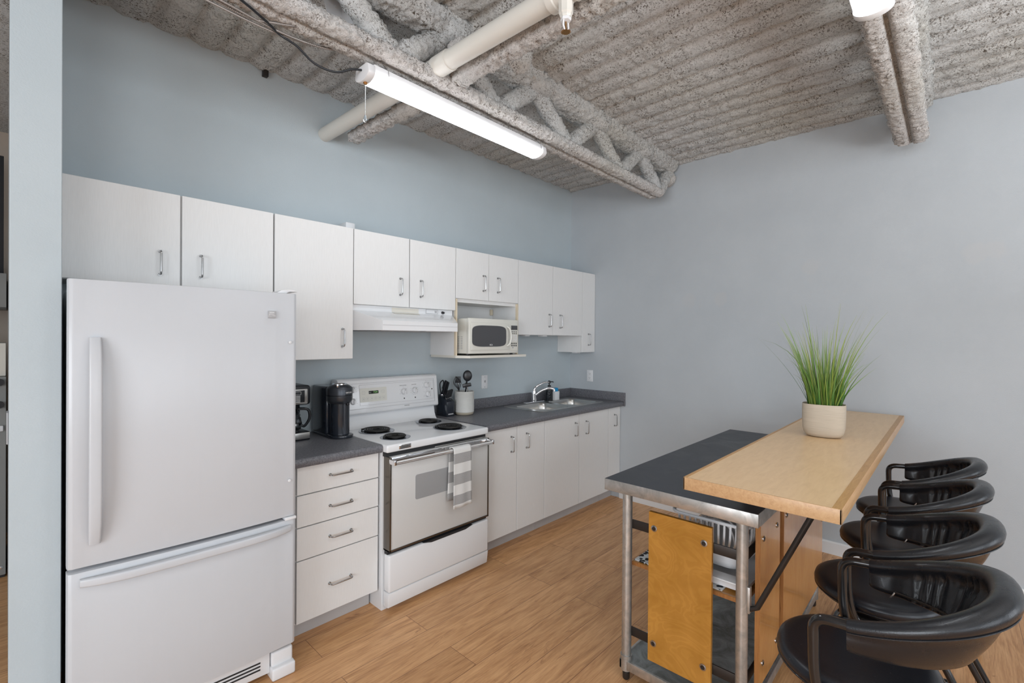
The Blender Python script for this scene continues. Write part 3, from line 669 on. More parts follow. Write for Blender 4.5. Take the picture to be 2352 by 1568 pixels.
# bowed front
def bowface(x0, x1, z0, z1, y, bow, th, bev=.004):
    b = B(); pts = []; n_ = 14
    for k in range(n_ + 1):
        u = k / n_; pts.append((x0 + (x1 - x0) * u, y - bow * (1 - (2 * u - 1) ** 2)))
    P = [(x, yy, z0) for x, yy in pts] + [(x1, y + th, z0), (x0, y + th, z0)]
    b.prism(P, (0, 0, z1 - z0), bev, 2); return b
dxr = -1.372
obj('front_frame', bowface(mx0, mx1, mz0, mz1, my + .004, .010, .02), MWC, t)
dr = obj('door', bowface(mx0 + .012, dxr, mz0 + .026, mz1 - .030, my - .006, .006, .012), MWC, t)
b = B(); cx, cz = (mx0 + dxr) / 2 - .012, (mz0 + mz1) / 2; pts = []
for k in range(40):     # barrel-shaped window outline
    a = 2 * PI * k / 40; ca, sa = math.cos(a), math.sin(a)
    sgn = lambda q: (1 if q > 0 else -1); pts.append((cx + .176 * sgn(ca) * abs(ca) ** .42 * (1 - .06 * abs(sa) ** 3), my - .0145, cz + .079 * sgn(sa) * abs(sa) ** .34))
b.prism(pts, (0, .006, 0)); obj('door_window', b, MWG, dr, flat=True)
text('brand_lettering', 'RCA', .016, face_y(cx + .012, my - .0152, cz - .066), WINK, dr)
b = B(); b.tube(smooth([(dxr - .034, my - .012, cz + .075), (dxr - .018, my - .028, cz + .055), (dxr - .010, my - .034, cz), (dxr - .018, my - .028, cz - .055), (dxr - .034, my - .012, cz - .075)], 6), .0075, 10); obj('door_handle', b, MWC, dr)
obj('control_panel', bowface(dxr + .002, mx1 - .006, mz0 + .020, mz1 - .034, my - .001, .002, .008, .001), MWC, t)
px0, px1 = dxr + .022, mx1 - .018
obj('display', B().box(px0, px1, my - .0065, my - .0025, mz1 - .078, mz1 - .044, .001), MWG, t)
k = 0
for r, z in enumerate([mz1 - .094, mz1 - .108]):
    for c in range(3): x = px0 + (px1 - px0) * (c + .5) / 3; obj('oval_button', B().lathe([(.0075, 0), (.0065, .002), (0.001, .002)], (x, my - .002, z), 14, 1.05, .55, '-y'), BLKM, t)
for r in range(4):
    for c in range(3): x = px0 + (px1 - px0) * (c + .5) / 3; z = mz1 - .126 - r * .0135; obj('keypad_button', B().box(x - .007, x + .007, my - .0042, my - .0025, z - .005, z + .005, .001), PLW, t)
for z in (mz1 - .186, mz1 - .203):
    for c in range(3): x = px0 + (px1 - px0) * (c + .5) / 3; obj('round_button', B().lathe([(.0072, 0), (.0062, .002), (0.001, .002)], (x, my - .002, z), 14, 1, 1, '-y'), BLKM, t)
obj('open_button', B().lathe([(.012, 0), (.010, .002), (0.001, .002)], ((px0 + px1) / 2 - .014, my - .002, mz1 - .218), 14, 1, .5, '-y'), PLG, t)
b = B()
for c in range(4):
    for r in range(8): b.box(mx0 + .0025, mx0 + .0045, my + .075 + c * .035, my + .096 + c * .035, 1.455 + r * .0125, 1.459 + r * .0125)
obj('side_vents', b, PLG, t, flat=True)
for x in (mx0 + .03, mx1 - .03):
    for y in (my + .05, -.09): obj('foot', B().cyl((x, y, 1.407), (x, y, 1.423), .012, seg=14), BLKM, t)

# ------------------------------------------------------------------ fridge
FX, FY = -3.163, -.780
t = thing('refrigerator', 'tall white bottom-freezer refrigerator at the left end', 'refrigerator', (FX, FY, 0), math.radians(-1.9))
W = .765      # local x from -W to 0, y from 0 (front) backwards
def fr(name, b, m, parent=None, **kw): return obj(name, b, m, parent or t, local=True, **kw)
fr('cabinet_body', B().box(-W + .006, -.006, .075, .62, .03, 1.712, .006), APP2)
def bowdoor(z0, z1):
    b = B(); P = []; n_ = 16
    for k in range(n_ + 1):
        u = k / n_; P.append((-W + W * u, .020 - .020 * (1 - (2 * u - 1) ** 2) ** .8))
    ring = [(x, y) for x, y in P]
    # rounded outer corners
    ring[0] = (-W, .034); ring.insert(1, (-W + .004, .020)); ring.insert(2, (-W + .014, .0145)); ring[-1] = (0, .034); ring.insert(-1, (-.004, .020)); ring.insert(-2, (-.014, .0145))
    full = [(x, y, z0) for x, y in ring] + [(0, .068, z0), (-W, .068, z0)]
    b.prism(full, (0, 0, z1 - z0), .003, 2); return b
fr('door_gasket', B().box(-W + .012, -.012, .066, .078, .16, 1.70), PLG)
d1 = fr('upper_door', bowdoor(.722, 1.728), APP2, ang=25)
d2 = fr('freezer_door', bowdoor(.140, .706), APP2, ang=25)
# upright bow handle
def bowbar(p0, p1, out, wid, th, horiz):
    b = B(); rings = []; k_ = 22
    for k in range(k_ + 1):
        u = k / k_; c = Vector(p0).lerp(Vector(p1), u); d = out * (1 - (2 * u - 1) ** 4) ** .9 + .004
        c.y -= d * .75 + .004; wv = wid / 2 * (1 - .12 * abs(2 * u - 1) ** 6)
        ax = Vector((0, 0, 1)) if horiz else Vector((1, 0, 0)); ay = Vector((0, 1, 0))
        pr = rrect(-wv, wv, -th / 2, th / 2 + d * .2, th * .38, 3); rings.append([c + ax * a + ay * e for a, e in pr])
    b.rings(rings); return b
fr('handle', bowbar((-W + .072, .010, .80), (-W + .072, .010, 1.525), .045, .036, .016, False), APP2, d1)
fr('handle', bowbar((-W + .034, .012, .672), (-.030, .012, .672), .050, .032, .018, True), APP2, d2)
bd = fr('badge', B().box(-.128, -.096, .0005, .010, 1.615, 1.646, .002), PLG, d1)
b = B()
for z, a in ((1.630, .004), (1.626, .003)): b.tube([(-.126 + .028 * k / 8, .0002, z + a * math.sin(k / 8 * 5)) for k in range(9)], .0006, 5)
b.box(-.123, -.104, -.0003, .0006, 1.637, 1.6395); fr('badge_emblem', b, PLW, d1)
for z in (1.508, .885): fr('plug_button', B().lathe([(.007, 0), (.006, .003), (.001, .004)], (-.034, .008, z), 14, axis='-y'), PLW, d1)
b = B(); b.prism([(-.085, .03, 1.728), (-.065, .028, 1.742), (-.03, .026, 1.748), (.002, .026, 1.745), (.004, .026, 1.738), (-.03, .028, 1.737), (-.045, .03, 1.728)], (0, .11, 0), .002); fr('hinge_cover', b, PLW)
fr('hinge_cover', B().box(-.052, -.004, .004, .06, .708, .720, .002), PLW)
fr('toe_grille', B().box(-W + .02, -.10, .045, .07, .03, .135, .003), PLW)
b = B()
for z in (.06, .075, .09): b.box(-W + .03, -.14, .0425, .046, z, z + .006)
fr('grille_slots', b, BLKM)
for x in (-.10, -W + .0):
    b = B(); b.prism([(x, .012, 0), (x + .10, .012, 0), (x + .10, .012, .045), (x + .10, .05, .105), (x + .0, .05, .105), (x, .012, .045)][:1] + [(x + .10, .012, 0), (x + .10, .13, 0), (x, .13, 0)], (0, 0, .055), .008, 3)
    b.box(x + .004, x + .096, .035, .13, .05, .118, .010, 3); fr('foot_cover', b, PLW)

# ------------------------------------------------------------------ stove
RX0, RX1, RY = -2.636, -1.858, -.680
t = thing('electric_stove', 'white freestanding electric coil stove with silver oven door', 'stove', (-2.247, -.35, 0))
obj('side_body', B().box(RX0 + .006, RX1 - .004, -.620, -.03, .0, .893), APP, t, flat=True)
# cooktop
b = B(); zt = .938
b.box(RX0, RX1, RY, -.10, .894, zt, .010, 3); ct = obj('cooktop', b, APP, t)
b = B(); P = [(-.13, zt - .004), (-.115, zt + .006), (-.100, zt + .035), (-.088, zt + .10), (-.03, zt + .10), (-.03, zt - .03), (-.13, zt - .03)]
b.prism([(RX0 + .006, y, z) for y, z in P], (RX1 - RX0 - .012, 0, 0)); obj('rear_riser', b, APP, t, ang=60)
b = B(); b.prism([(RX0, y, z) for y, z in [(-.122, 1.030), (-.130, 1.040), (-.104, 1.250), (-.090, 1.262), (-.02, 1.262), (-.02, 1.03)]], (RX1 - RX0 + .006, 0, 0), .003); bgd = obj('backguard', b, APP, t)
def bgy(z): return -.130 + .026 * (z - 1.040) / .21
tilt = math.atan2(.026, .21)
def onbg(x, z): return Matrix.Translation((x, bgy(z) - .0004, z)) @ Matrix.Rotation(-tilt, 4, 'X')
b = B(); b.box(-.365, .365, -.0012, 0, -.0008, .0008); b.box(-.365, .365, -.0012, 0, .165, .1665); b.box(.363, .3645, -.0012, 0, 0, .166); b.xf(onbg(-2.247, 1.066)); obj('panel_line', b, PLG, bgd, flat=True)
b = B()
for r_ in (rrect(-.30, .30, 0, .135, .002, 1),):
    b.tube([(x, -.0006, z) for x, z in r_], .0006, 5, cyc=True)
b.xf(onbg(-2.19, 1.086)); obj('panel_line', b, PLG, bgd, flat=True)
# clock panel
cp = B(); cp.prism([(x, 0, z) for x, z in rrect(-.100, .100, -.046, .046, .004, 3)], (0, -.0015, 0)); cp.xf(onbg(-2.388, 1.152)); cpo = obj('clock_panel', cp, MWC, bgd, flat=True)
b = B(); b.box(-.036, .036, -.0035, -.001, -.010, .010, .001); b.xf(onbg(-2.388, 1.168)); obj('clock_display', b, LCD, bgd)
text('clock_digits', '7:24', .018, onbg(-2.375, 1.168) @ Matrix.Translation((0, -.004, 0)) @ Matrix.Rotation(PI / 2, 4, 'X'), GRNLED, bgd)
b = B()
for k in range(6): x = -2.388 + (k - 2.5) * .030; q = B(); q.tube([(a, -.0012, c) for a, c in rrect(-.010, .010, -.010, .010, .002, 1)], .0007, 5, cyc=True); q.box(-.003, .003, -.0016, -.001, -.003, .003); q.xf(onbg(x, 1.127)); b._merge(q.bm)
for x in (-2.462, -2.316): q = B(); q.tube([(a, -.0012, c) for a, c in rrect(-.010, .010, -.010, .010, .002, 1)], .0007, 5, cyc=True); q.box(-.003, .003, -.0016, -.001, -.0008, .0008); q.xf(onbg(x, 1.168)); b._merge(q.bm)
obj('clock_buttons', b, PLG, bgd, flat=True)
for x, z in ((-2.540, 1.193), (-2.539, 1.118), (-2.153, 1.155), (-2.061, 1.158), (-1.956, 1.188), (-1.949, 1.122)):
    b = B(); b.lathe([(.0215, 0), (.0205, .006), (.017, .016), (.001, .016)], (0, 0, 0), 24, axis='-y'); b.box(-.0045, .0045, -.026, -.010, -.020, .020, .002)
    b.xf(onbg(x, z)); kn = obj('control_knob', b, PLW, bgd)
    b = B(); b.box(-.0012, .0012, -.0268, -.0262, .004, .018); b.xf(onbg(x, z)); obj('knob_mark', b, INK, kn, flat=True)
    b = B(); nt = 10 if x > -2.1 and x < -2.0 else 5
    for k in range(nt):
        a = PI * (-.15 + 1.3 * k / (nt - 1)) + (PI if nt == 10 else 0); q = .031
        b.box(q * math.cos(a) - .0012, q * math.cos(a) + .0012, -.0008, 0, q * math.sin(a) - .0012, q * math.sin(a) + .0012)
    b.xf(onbg(x, z)); obj('dial_marks', b, INK, bgd, flat=True)
for x, z in ((-2.149, 1.107), (-2.056, 1.106), (-1.904, 1.156)): b = B(); b.cyl((0, 0, 0), (0, -.0015, 0), .0045, seg=14); b.xf(onbg(x, z)); obj('indicator_light', b, LCD, bgd)
RM = Matrix.Rotation(PI / 2, 4, 'X')
text('dial_lettering', 'OVEN CONTROL', .0075, onbg(-2.153, 1.197) @ RM, INK, bgd, .0002); text('dial_lettering', 'OVEN TEMP', .0075, onbg(-2.061, 1.198) @ RM, INK, bgd, .0002)
text('brand_lettering', 'FRIGIDAIRE', .0085, onbg(-2.13, 1.056) @ RM, INK, bgd, .0002)
# burners
def burner(x, y, R):
    b = B(); z = zt
    b.lathe([(R + .016, .000), (R + .018, .0035), (R + .004, .004), (R - .002, .0015), (R - .02, .0012), (.02, .0012)], (x, y, z), 40); pan = obj('drip_pan', b, PAN, t)
    b = B(); pts = []; turns = 4.5 if R > .08 else 3.6; n_ = 150
    for k in range(n_ + 1):
        u = k / n_; a = -.8 + 2 * PI * turns * u; r = .022 + (R - .030) * u; pts.append((x + r * math.cos(a), y + r * math.sin(a), z + .0105))
    e = Vector(pts[-1]); dirn = Vector((math.cos(-.8 + 2 * PI * turns), math.sin(-.8 + 2 * PI * turns), 0)); pts.append(e + dirn * .012 + Vector((0, 0, -.003)))
    b.tube(pts, .0058, 8)
    for k in range(3):
        a = 2 * PI * k / 3 + .5; b.box(-.001, .001, 0, R - .01, z + .0015, z + .006, M=Matrix.Translation((x, y, 0)) @ Matrix.Rotation(a, 4, 'Z'))
    obj('heating_coil', b, COIL, pan)
burner(-2.455, -.270, .093); burner(-2.480, -.520, .072); burner(-2.020, -.235, .072); burner(-2.050, -.505, .093)
# badge on the cooktop front
b = B(); b.box(-2.560, -2.480, RY - .0015, RY + .002, .905, .929, .001); obj('badge', b, PCHROME, ct)
b = B(); b.box(-2.552, -2.488, RY - .0024, RY - .0015, .910, .924); obj('badge', b, INK, ct, flat=True)
text('brand_lettering', 'FRIGIDAIRE', .0085, face_y(-2.52, RY - .0027, .917), CHROME, ct, .0002)
# vent gap, door, drawer
obj('upper_vent', B().box(RX0 + .010, RX1 - .006, -.655, -.60, .868, .894), BLKM, t, flat=True)
obj('handle_rail', B().box(-2.30, -1.88, -.672, -.655, .872, .878, .001), STEEL, t)
od = obj('oven_door', B().box(RX0 + .022, RX1 - .002, -.680, -.625, .345, .868, .003), OVENG, t, label='silver-white glass oven door')
b = B(); x0, x1, z0, z1 = RX0 + .016, RX1 + .001, .341, .868
b.box(x0, x0 + .011, -.684, -.62, z0, z1, .002); b.box(x1 - .010, x1, -.684, -.62, z0, z1, .002); b.box(x0, x1, -.684, -.62, z0, z0 + .011, .002); obj('door_frame', b, BRONZE, od)
b = B(); b.prism([(x, -.6815, z) for x, z in rrect(-2.447, -2.03, .594, .738, .012, 4)], (0, .004, 0)); obj('door_window', b, OVENW, od, flat=True)
obj('top_band', B().box(RX0 + .027, RX1 - .01, -.6845, -.68, .832, .866, .001), PCHROME, od)
b = B(); b.box(-2.620, -1.862, -.735, -.718, .838, .858, .006, 3); hd = obj('door_handle', b, OVENG, od)
b = B(); b.box(-2.617, -1.865, -.7365, -.735, .8445, .8475); b.box(-2.62, -1.862, -.7335, -.722, .8575, .8595); b.box(-2.62, -1.862, -.7335, -.722, .8362, .8385); obj('handle_trim', b, PCHROME, hd, flat=True)
for x in (-2.626, -1.876): obj('handle_bracket', B().box(x, x + .016, -.738, -.682, .834, .862, .004), PCHROME, hd)
dw = obj('storage_drawer', B().box(RX0 + .016, RX1 + .001, RY - .002, -.625, .112, .322, .010, 3), APP, t)
b = B(); b.prism([(RX0 + .016, y, z) for y, z in [(-.625, .025), (-.672, .028), (-.681, .110), (-.625, .110)]], (RX1 - RX0 - .015, 0, 0), .003); obj('drawer_plinth', b, APP, t)
b = B(); b.prism([(-2.33, -.684, .312), (-2.06, -.684, .312), (-2.00, -.684, .326), (-2.39, -.684, .326)], (0, .05, 0)); obj('finger_recess', b, BLKM, dw, flat=True)
obj('drawer_gap', B().box(RX0 + .018, RX1, -.66, -.63, .322, .342), BLKM, t, flat=True)
# towel over the handle
def towel():
    b = B(); bm = b.bm; uvl = bm.loops.layers.uv.new('UVMap'); x0, x1 = -2.215, -2.075
    path = [(-.704, .535)] + [(-.704 + 0 * k, .535 + .325 * k / 12) for k in range(1, 12)] + [(-.705, .862), (-.712, .8655), (-.727, .8665), (-.742, .862), (-.7465, .85)] + [(-.7475 - .004 * k / 16, .85 - .355 * k / 16) for k in range(1, 17)]
    L = [0]
    for i in range(1, len(path)): L.append(L[-1] + math.dist(path[i], path[i - 1]))
    fold = next(i for i, p in enumerate(path) if p[0] < -.72 and p[1] > .86); fs = L[-1] - L[fold]
    V = []; nx = 14
    for i, (y, z) in enumerate(path):
        row = []
        for j in range(nx + 1):
            u = j / nx; back = i < fold; sp = (abs(L[i] - L[fold]) / fs)
            x = x0 + (x1 - x0) * u + (.003 * sp * (u - .5) * 2) - (.012 * sp if back else 0)
            row.append(bm.verts.new((x, y + .0035 * math.sin(u * 9 + .6) * sp * (.3 if back else 1), z + .004 * sp * (u if not back else -u))))
        V.append(row)
    for i in range(len(V) - 1):
        for j in range(nx):
            f = bm.faces.new((V[i][j], V[i][j + 1], V[i + 1][j + 1], V[i + 1][j]))
            for lp, (a, c) in zip(f.loops, ((i, j), (i, j + 1), (i + 1, j + 1), (i + 1, j))):
                vv = (L[-1] - L[a]) / fs if a >= fold else 1 - (L[fold] - L[a]) / fs
                lp[uvl].uv = (c / nx, min(1, max(0, vv)))
    return b
o = obj('dish_towel', towel(), TOW, ang=80); o['label'] = 'grey and white striped dish towel hung over the oven handle'; o['category'] = 'towel'
m_ = o.modifiers.new('thick', 'SOLIDIFY'); m_.thickness = .003; m_.offset = 0

# ------------------------------------------------------------------ counter things, left of the stove
# capsule coffee machine
cx, cy = -2.702, -.262
t = thing('capsule_coffee_machine', 'dark capsule coffee machine standing next to the stove', 'coffee machine', (cx, cy, ZC))
b = B(); P = rrect(cx - .062, cx + .062, cy - .062, -.03, .02, 4)
P = [(x, y) for x, y in P if y > cy] + [(cx + .070 * math.cos(a), cy - .02 + .070 * math.sin(a)) for a in [PI + PI * k / 14 for k in range(15)]]
b.prism([(x, y, ZC) for x, y in P], (0, 0, .018), .004); obj('base', b, NAVY, t)
obj('rear_body', B().box(cx - .068, cx + .030, cy + .035, -.035, ZC + .014, ZC + .300, .012, 3), NAVY, t)
obj('column', B().lathe([(.053, .016), (.053, .205), (.050, .208)], (cx, cy, ZC), 36), NAVY, t)
obj('column_stripe', B().lathe([(.0545, .02), (.0545, .20)], (cx + .012, cy - .0015, ZC), 24, .8, .98, cap=False), NAVG, t)
obj('brew_head', B().lathe([(.048, .200), (.062, .202), (.070, .212), (.074, .222), (.074, .250)], (cx, cy, ZC), 40), NAVG, t)
hd = obj('head_upper', B().lathe([(.074, .2525), (.074, .290), (.071, .297), (.060, .306), (.044, .314)], (cx, cy, ZC), 40), NAVG, t)
obj('lid_ring', B().lathe([(.044, .313), (.042, .319), (.034, .319), (.030, .314), (.001, .314)], (cx, cy, ZC), 32), PCHROME, hd)
obj('latch', B().box(cx - .045, cx - .030, cy - .055, cy - .045, ZC + .302, ZC + .322, .003), PCHROME, hd)
obj('coffee_outlet', B().box(cx + .012, cx + .030, cy - .068, cy - .045, ZC + .192, ZC + .206, .003), BLK, t)
text('brand_lettering', 'VERTUO', .012, Matrix.Translation((cx + .020, cy - .0722, ZC + .268)) @ Matrix.Rotation(.28, 4, 'Z') @ RM, WINK, hd)
# drip coffee maker
t = thing('drip_coffee_maker', 'black and steel drip coffee maker half hidden by the fridge', 'coffee maker', (-2.96, -.13, ZC))
x0, x1 = -3.055, -2.862
obj('rear_tower', B().box(x0, x1, -.09, -.025, ZC, ZC + .30, .01), BLK, t)
top_ = obj('brew_housing', B().box(x0 - .004, x1 + .004, -.225, -.025, ZC + .205, ZC + .318, .016, 3), BLK, t)
obj('control_panel', B().box(x0 + .01, x1 - .018, -.228, -.224, ZC + .212, ZC + .298, .004), STEEL, top_)
obj('display', B().box(x0 + .03, x1 - .035, -.2295, -.2275, ZC + .222, ZC + .290, .002), BLK, top_)
b = B(); b.tube([(x, -.2298, z) for x, z in rrect(-2.955, -2.918, ZC + .266, ZC + .284, .003, 2)], .0008, 5, cyc=True)
for k in range(5): b.box(-2.948, -2.922, -.2302, -.2292, ZC + .224 + k * .008, ZC + .227 + k * .008)
obj('button_marks', b, WINK, top_, flat=True)
obj('base', B().box(x0 - .002, x1 + .002, -.225, -.025, ZC, ZC + .050, .008), BLK, t)
obj('base_band', B().box(x0 + .004, x1 - .002, -.2275, -.223, ZC + .010, ZC + .046, .002), STEEL, t)
ccx, ccy = -2.955, -.150
cf = obj('carafe', B().lathe([(.055, .055), (.066, .062), (.070, .10), (.062, .145), (.045, .175), (.046, .19)], (ccx, ccy, ZC), 32, cap=False), GLASS, t)
obj('coffee_basket', B().lathe([(.05, .182), (.056, .190), (.056, .205)], (ccx, ccy, ZC), 28), BLK, t)
obj('carafe_handle', B().tube(smooth([(ccx + .045, ccy - .02, ZC + .178), (ccx + .098, ccy - .03, ZC + .170), (ccx + .108, ccy - .03, ZC + .12), (ccx + .085, ccy - .02, ZC + .075), (ccx + .068, ccy - .01, ZC + .08)], 6), .008, 10), BLK, cf)
obj('carafe_band', B().lathe([(.0715, .088), (.0715, .100)], (ccx, ccy, ZC), 32, cap=False), PCHROME, cf)

# ------------------------------------------------------------------ counter things, right of the stove
t = thing('knife_block', 'black slanted knife block beside the stove', 'knife block', (-1.76, -.11, ZC))
kx0, kx1 = -1.797, -1.723
b = B(); b.prism([(kx0, -.165, ZC), (kx0, -.165, ZC + .115), (kx0, -.060, ZC + .165), (kx0, -.045, ZC)], (kx1 - kx0, 0, 0), .003); obj('block', b, NAVY, t)
b = B(); b.box(kx0 + .012, kx1 - .012, -.1660, -.1655, ZC + .016, ZC + .024); obj('brand_plate', b, PLG, t, flat=True)
sl = Vector((0, -.38, .92)).normalized()
def knife(x, y, L, w, lb, nm='kitchen_knife', cat='knife', bolster=True):
    z = ZC + .115 + (y + .165) / .105 * .050; p = Vector((x, y, z)); t2 = thing(nm, lb, cat, p, 0, 'knives in the black block')
    M2 = Matrix.Translation(p) @ Matrix.Rotation(.38, 4, 'X')
    b = B(); b.box(-.0009, .0009, -w * .45, w * .45, -.03, .012); b.xf(M2); obj('blade', b, PCHROME, t2, flat=True)
    if bolster: b = B(); b.box(-.0045, .0045, -w * .5, w * .5, .006, .014, .001); b.xf(M2); obj('bolster', b, PCHROME, t2)
    b = B(); b.box(-.0075, .0075, -w * .5, w * .5, .014, .014 + L, .004, 3); b.xf(M2); obj('handle', b, BLK, t2)
knife(-1.781, -.085, .115, .024, 'tallest black-handled knife at the back of the block'); knife(-1.760, -.088, .105, .022, 'black-handled knife in the middle of the back row of the block')
for k, (x, lb) in enumerate(((-1.784, 'short black-handled knife at the left of the front row of the block'), (-1.768, 'short black-handled knife second from left in the front row'), (-1.752, 'short black-handled knife third from left in the front row'), (-1.737, 'short black-handled knife at the right of the front row'))):
    knife(x, -.135 + .004 * k, .062, .016, lb)
t2 = thing('kitchen_scissors', 'black-handled kitchen scissors looped over the back of the knife block', 'scissors', (-1.80, -.07, ZC + .16))
P = smooth([(-1.790, -.085, ZC + .165), (-1.805, -.09, ZC + .22), (-1.812, -.10, ZC + .255), (-1.795, -.11, ZC + .275), (-1.780, -.10, ZC + .25), (-1.785, -.09, ZC + .21)], 6); obj('finger_loops', B().tube(P, .0045, 8), BLK, t2)
obj('blades', B().box(-1.792, -1.786, -.09, -.075, ZC + .13, ZC + .17), PCHROME, t2)
# crock
qx, qy = -1.612, -.150
b = B(); prof = [(.060, 0), (.068, .004), (.0735, .012), (.0745, .022)]
crock = thing('utensil_crock', 'ribbed white ceramic crock holding utensils', 'utensil pot', (qx, qy, ZC))
obj('unglazed_foot', B().lathe(prof, (qx, qy, ZC), 40, cap=True), CERB, crock)
P = [(.0745, .022)]
for k in range(30): z = .024 + k * .0052; P += [(.0762 - .00002 * k * k * .1, z), (.0772, z + .0026)]
P += [(.076, .181), (.072, .184), (.070, .181), (.066, .06), (.03, .03), (.001, .03)]
obj('glazed_body', B().lathe(P, (qx, qy, ZC), 44), CERAM, crock, ang=15)
def ut(name, lb, base, tip, mk):
    t = thing(name, lb, 'utensil', Vector(base), 0, 'utensils in the white crock'); mk(t, Vector(base), Vector(tip)); return t
zc = ZC + .05
def ladle(t, a, c):
    obj('handle', B().tube([a, a.lerp(c, .62), c], [.005, .006, .007], 10), BLK, t)
    b = B(); d = (c - a).normalized(); M2 = Matrix.Translation(c + d * .030) @ Matrix.Rotation(-.72, 4, 'Z'); b.sphere((0, 0, 0), .038, .95, .30, 1.15, 24, 14); b.xf(M2); obj('bowl', b, BLK, t)
ut('serving_spoon', 'big black round-headed spoon standing up in the crock', (qx + .01, qy + .02, zc), (qx + .022, qy - .005, ZC + .272), ladle)
def whisk(t, a, c):
    d = (c - a).normalized(); m0 = a.lerp(c, .55); obj('handle', B().cyl(a, m0, .007, .006, 12), CHROME, t)
    q = d.to_track_quat('Z', 'Y').to_matrix()
    b = B()
    for k in range(6):
        an = PI * k / 6; sd = q @ Vector((math.cos(an), math.sin(an), 0)); L_ = (c - m0).length
        P = [m0 + d * (L_ * u) + sd * (.030 * math.sin(PI * u ** 1.3) * s) for u, s in [(i / 10, 1) for i in range(11)]]; P2 = [m0 + d * (L_ * u) - sd * (.030 * math.sin(PI * u ** 1.3)) for u in [i / 10 for i in range(11)]]
        b.tube(P, .0013, 5); b.tube(P2, .0013, 5)
    obj('wire_loops', b, BLK, t)
ut('whisk', 'black wire whisk leaning left out of the crock', (qx - .01, qy, zc), (qx - .075, qy + .015, ZC + .30), whisk)
def masher(t, a, c):
    d = (c - a).normalized(); obj('handle', B().cyl(a, c, .006, .005, 12), CHROME, t)
    b = B(); q = Matrix.Rotation(-.72, 4, 'Z') @ Matrix.Rotation(-.2, 4, 'Y'); b.box(-.034, .034, -.010, .010, -.006, .022, .004); b.xf(Matrix.Translation(c) @ q); obj('head', b, BLK, t)
ut('black_headed_turner', 'utensil with a flat black head leaning left, in front of the whisk', (qx + .015, qy - .04, zc), (qx - .012, qy - .045, ZC + .225), masher)
def spat(t, a, c):
    obj('handle', B().cyl(a, c, .0055, .0065, 10), CHROME, t)
    d = (c - a).normalized(); b = B(); b.box(-.022, .022, -.002, .002, 0, .05, .0015); b.xf(Matrix.Translation(c) @ Matrix.Rotation(-.72, 4, 'Z')); obj('blade', b, BLK, t)
ut('spatula', 'utensil with a slotted black blade leaning behind the whisk', (qx - .005, qy + .04, zc), (qx - .02, qy + .055, ZC + .245), spat)
def tongs(t, a, c):
    b = B(); s = Vector((.007, 0, 0)); b.tube([a + s, c + s * 1.5], .004, 8); b.tube([a - s, c - s * 1.5], .004, 8); b.sphere(c, .011, 1, 1, .6); obj('arms', b, CHROME, t)
ut('tongs', 'steel tongs standing behind the big black spoon', (qx + .03, qy + .02, zc), (qx + .045, qy + .035, ZC + .235), tongs)

# ------------------------------------------------------------------ island table
t = thing('kitchen_island', 'steel work table with a raised maple bar top and plywood side panels', 'island table', (-1.5, -2.2, 0))
wx0, wx1, wy0, wy1 = -2.208, -.553, -2.443, -1.798
b = B(); b.box(wx0, wx0 + .03, wy0, wy1, .850, .9005, .002); b.box(wx1 - .03, wx1, wy0, wy1, .850, .9005, .002); b.box(wx0 + .03, wx1 - .03, wy0, wy0 + .03, .850, .9005); b.box(wx0 + .03, wx1 - .03, wy1 - .03, wy1, .850, .9005)
obj('edge_frame', b, GALV, t)
obj('worktop', B().box(wx0 + .0015, wx1 - .0015, wy0 + .0015, wy1 - .0015, .87, .9015, .0005, 1), SLATE, t, label='dark slate-coloured work surface')
LG = [(-2.150, -1.884), (-2.150, -2.372), (-.872, -1.884), (-.872, -2.372)]
for x, y in LG:
    lg = obj('leg', B().cyl((x, y, .06), (x, y, .872), .0215, seg=28), GALV, t)
    obj('foot', B().lathe([(.013, 0), (.016, .006), (.016, .03), (.012, .034), (.012, .05)], (x, y, 0), 18), IRON, lg)
    obj('shelf_sleeve', B().cyl((x, y, .045), (x, y, .112), .026, seg=24), GALV, t)
    obj('top_socket', B().cyl((x, y, .835), (x, y, .872), .025, seg=24), GALV, t)
s0, s1, s2, s3 = -2.172, -.850, -2.394, -1.862
b = B(); b.box(s0 + .01, s1 - .01, s2 + .01, s3 - .01, .086, .091); obj('lower_shelf', b, GALVD, t, flat=True, label='worn grey steel lower shelf')
b = B(); b.box(s0, s0 + .012, s2, s3, .052, .092, .002); b.box(s1 - .012, s1, s2, s3, .052, .092, .002); b.box(s0, s1, s2, s2 + .012, .052, .092, .002); b.box(s0, s1, s3 - .012, s3, .052, .092, .002); obj('lower_shelf_lip', b, GALV, t)
for z in (.703, .219):
    obj('cross_bar', B().box(-2.142, -2.135, -2.372, -1.884, z - .020, z + .020, .001), IRON, t)
    obj('cross_bar', B().box(-2.150, -.872, -2.381, -2.374, z - .020, z + .020, .001), IRON, t)
fp = obj('front_panel', B().box(-2.168, -2.150, -2.264, -1.996, .146, .790, .001, 1), PLY, t, label='orange varnished plywood panel with four bolts')
for y in (-2.022, -2.234):
    for z in (.722, .227):
        b = B(); b.lathe([(.0135, 0), (.0135, .0025), (.0085, .0035), (.0075, .001)], (0, 0, 0), 20); b.xf(Matrix.Translation((-2.168, y, z)) @ Matrix.Rotation(-PI / 2, 4, 'Y')); bo = obj('bolt_washer', b, CHROME, fp)
        b = B(); b.cyl((-2.168, y, z), (-2.1712, y, z), .0078, seg=6); obj('bolt_head', b, IRON, bo)
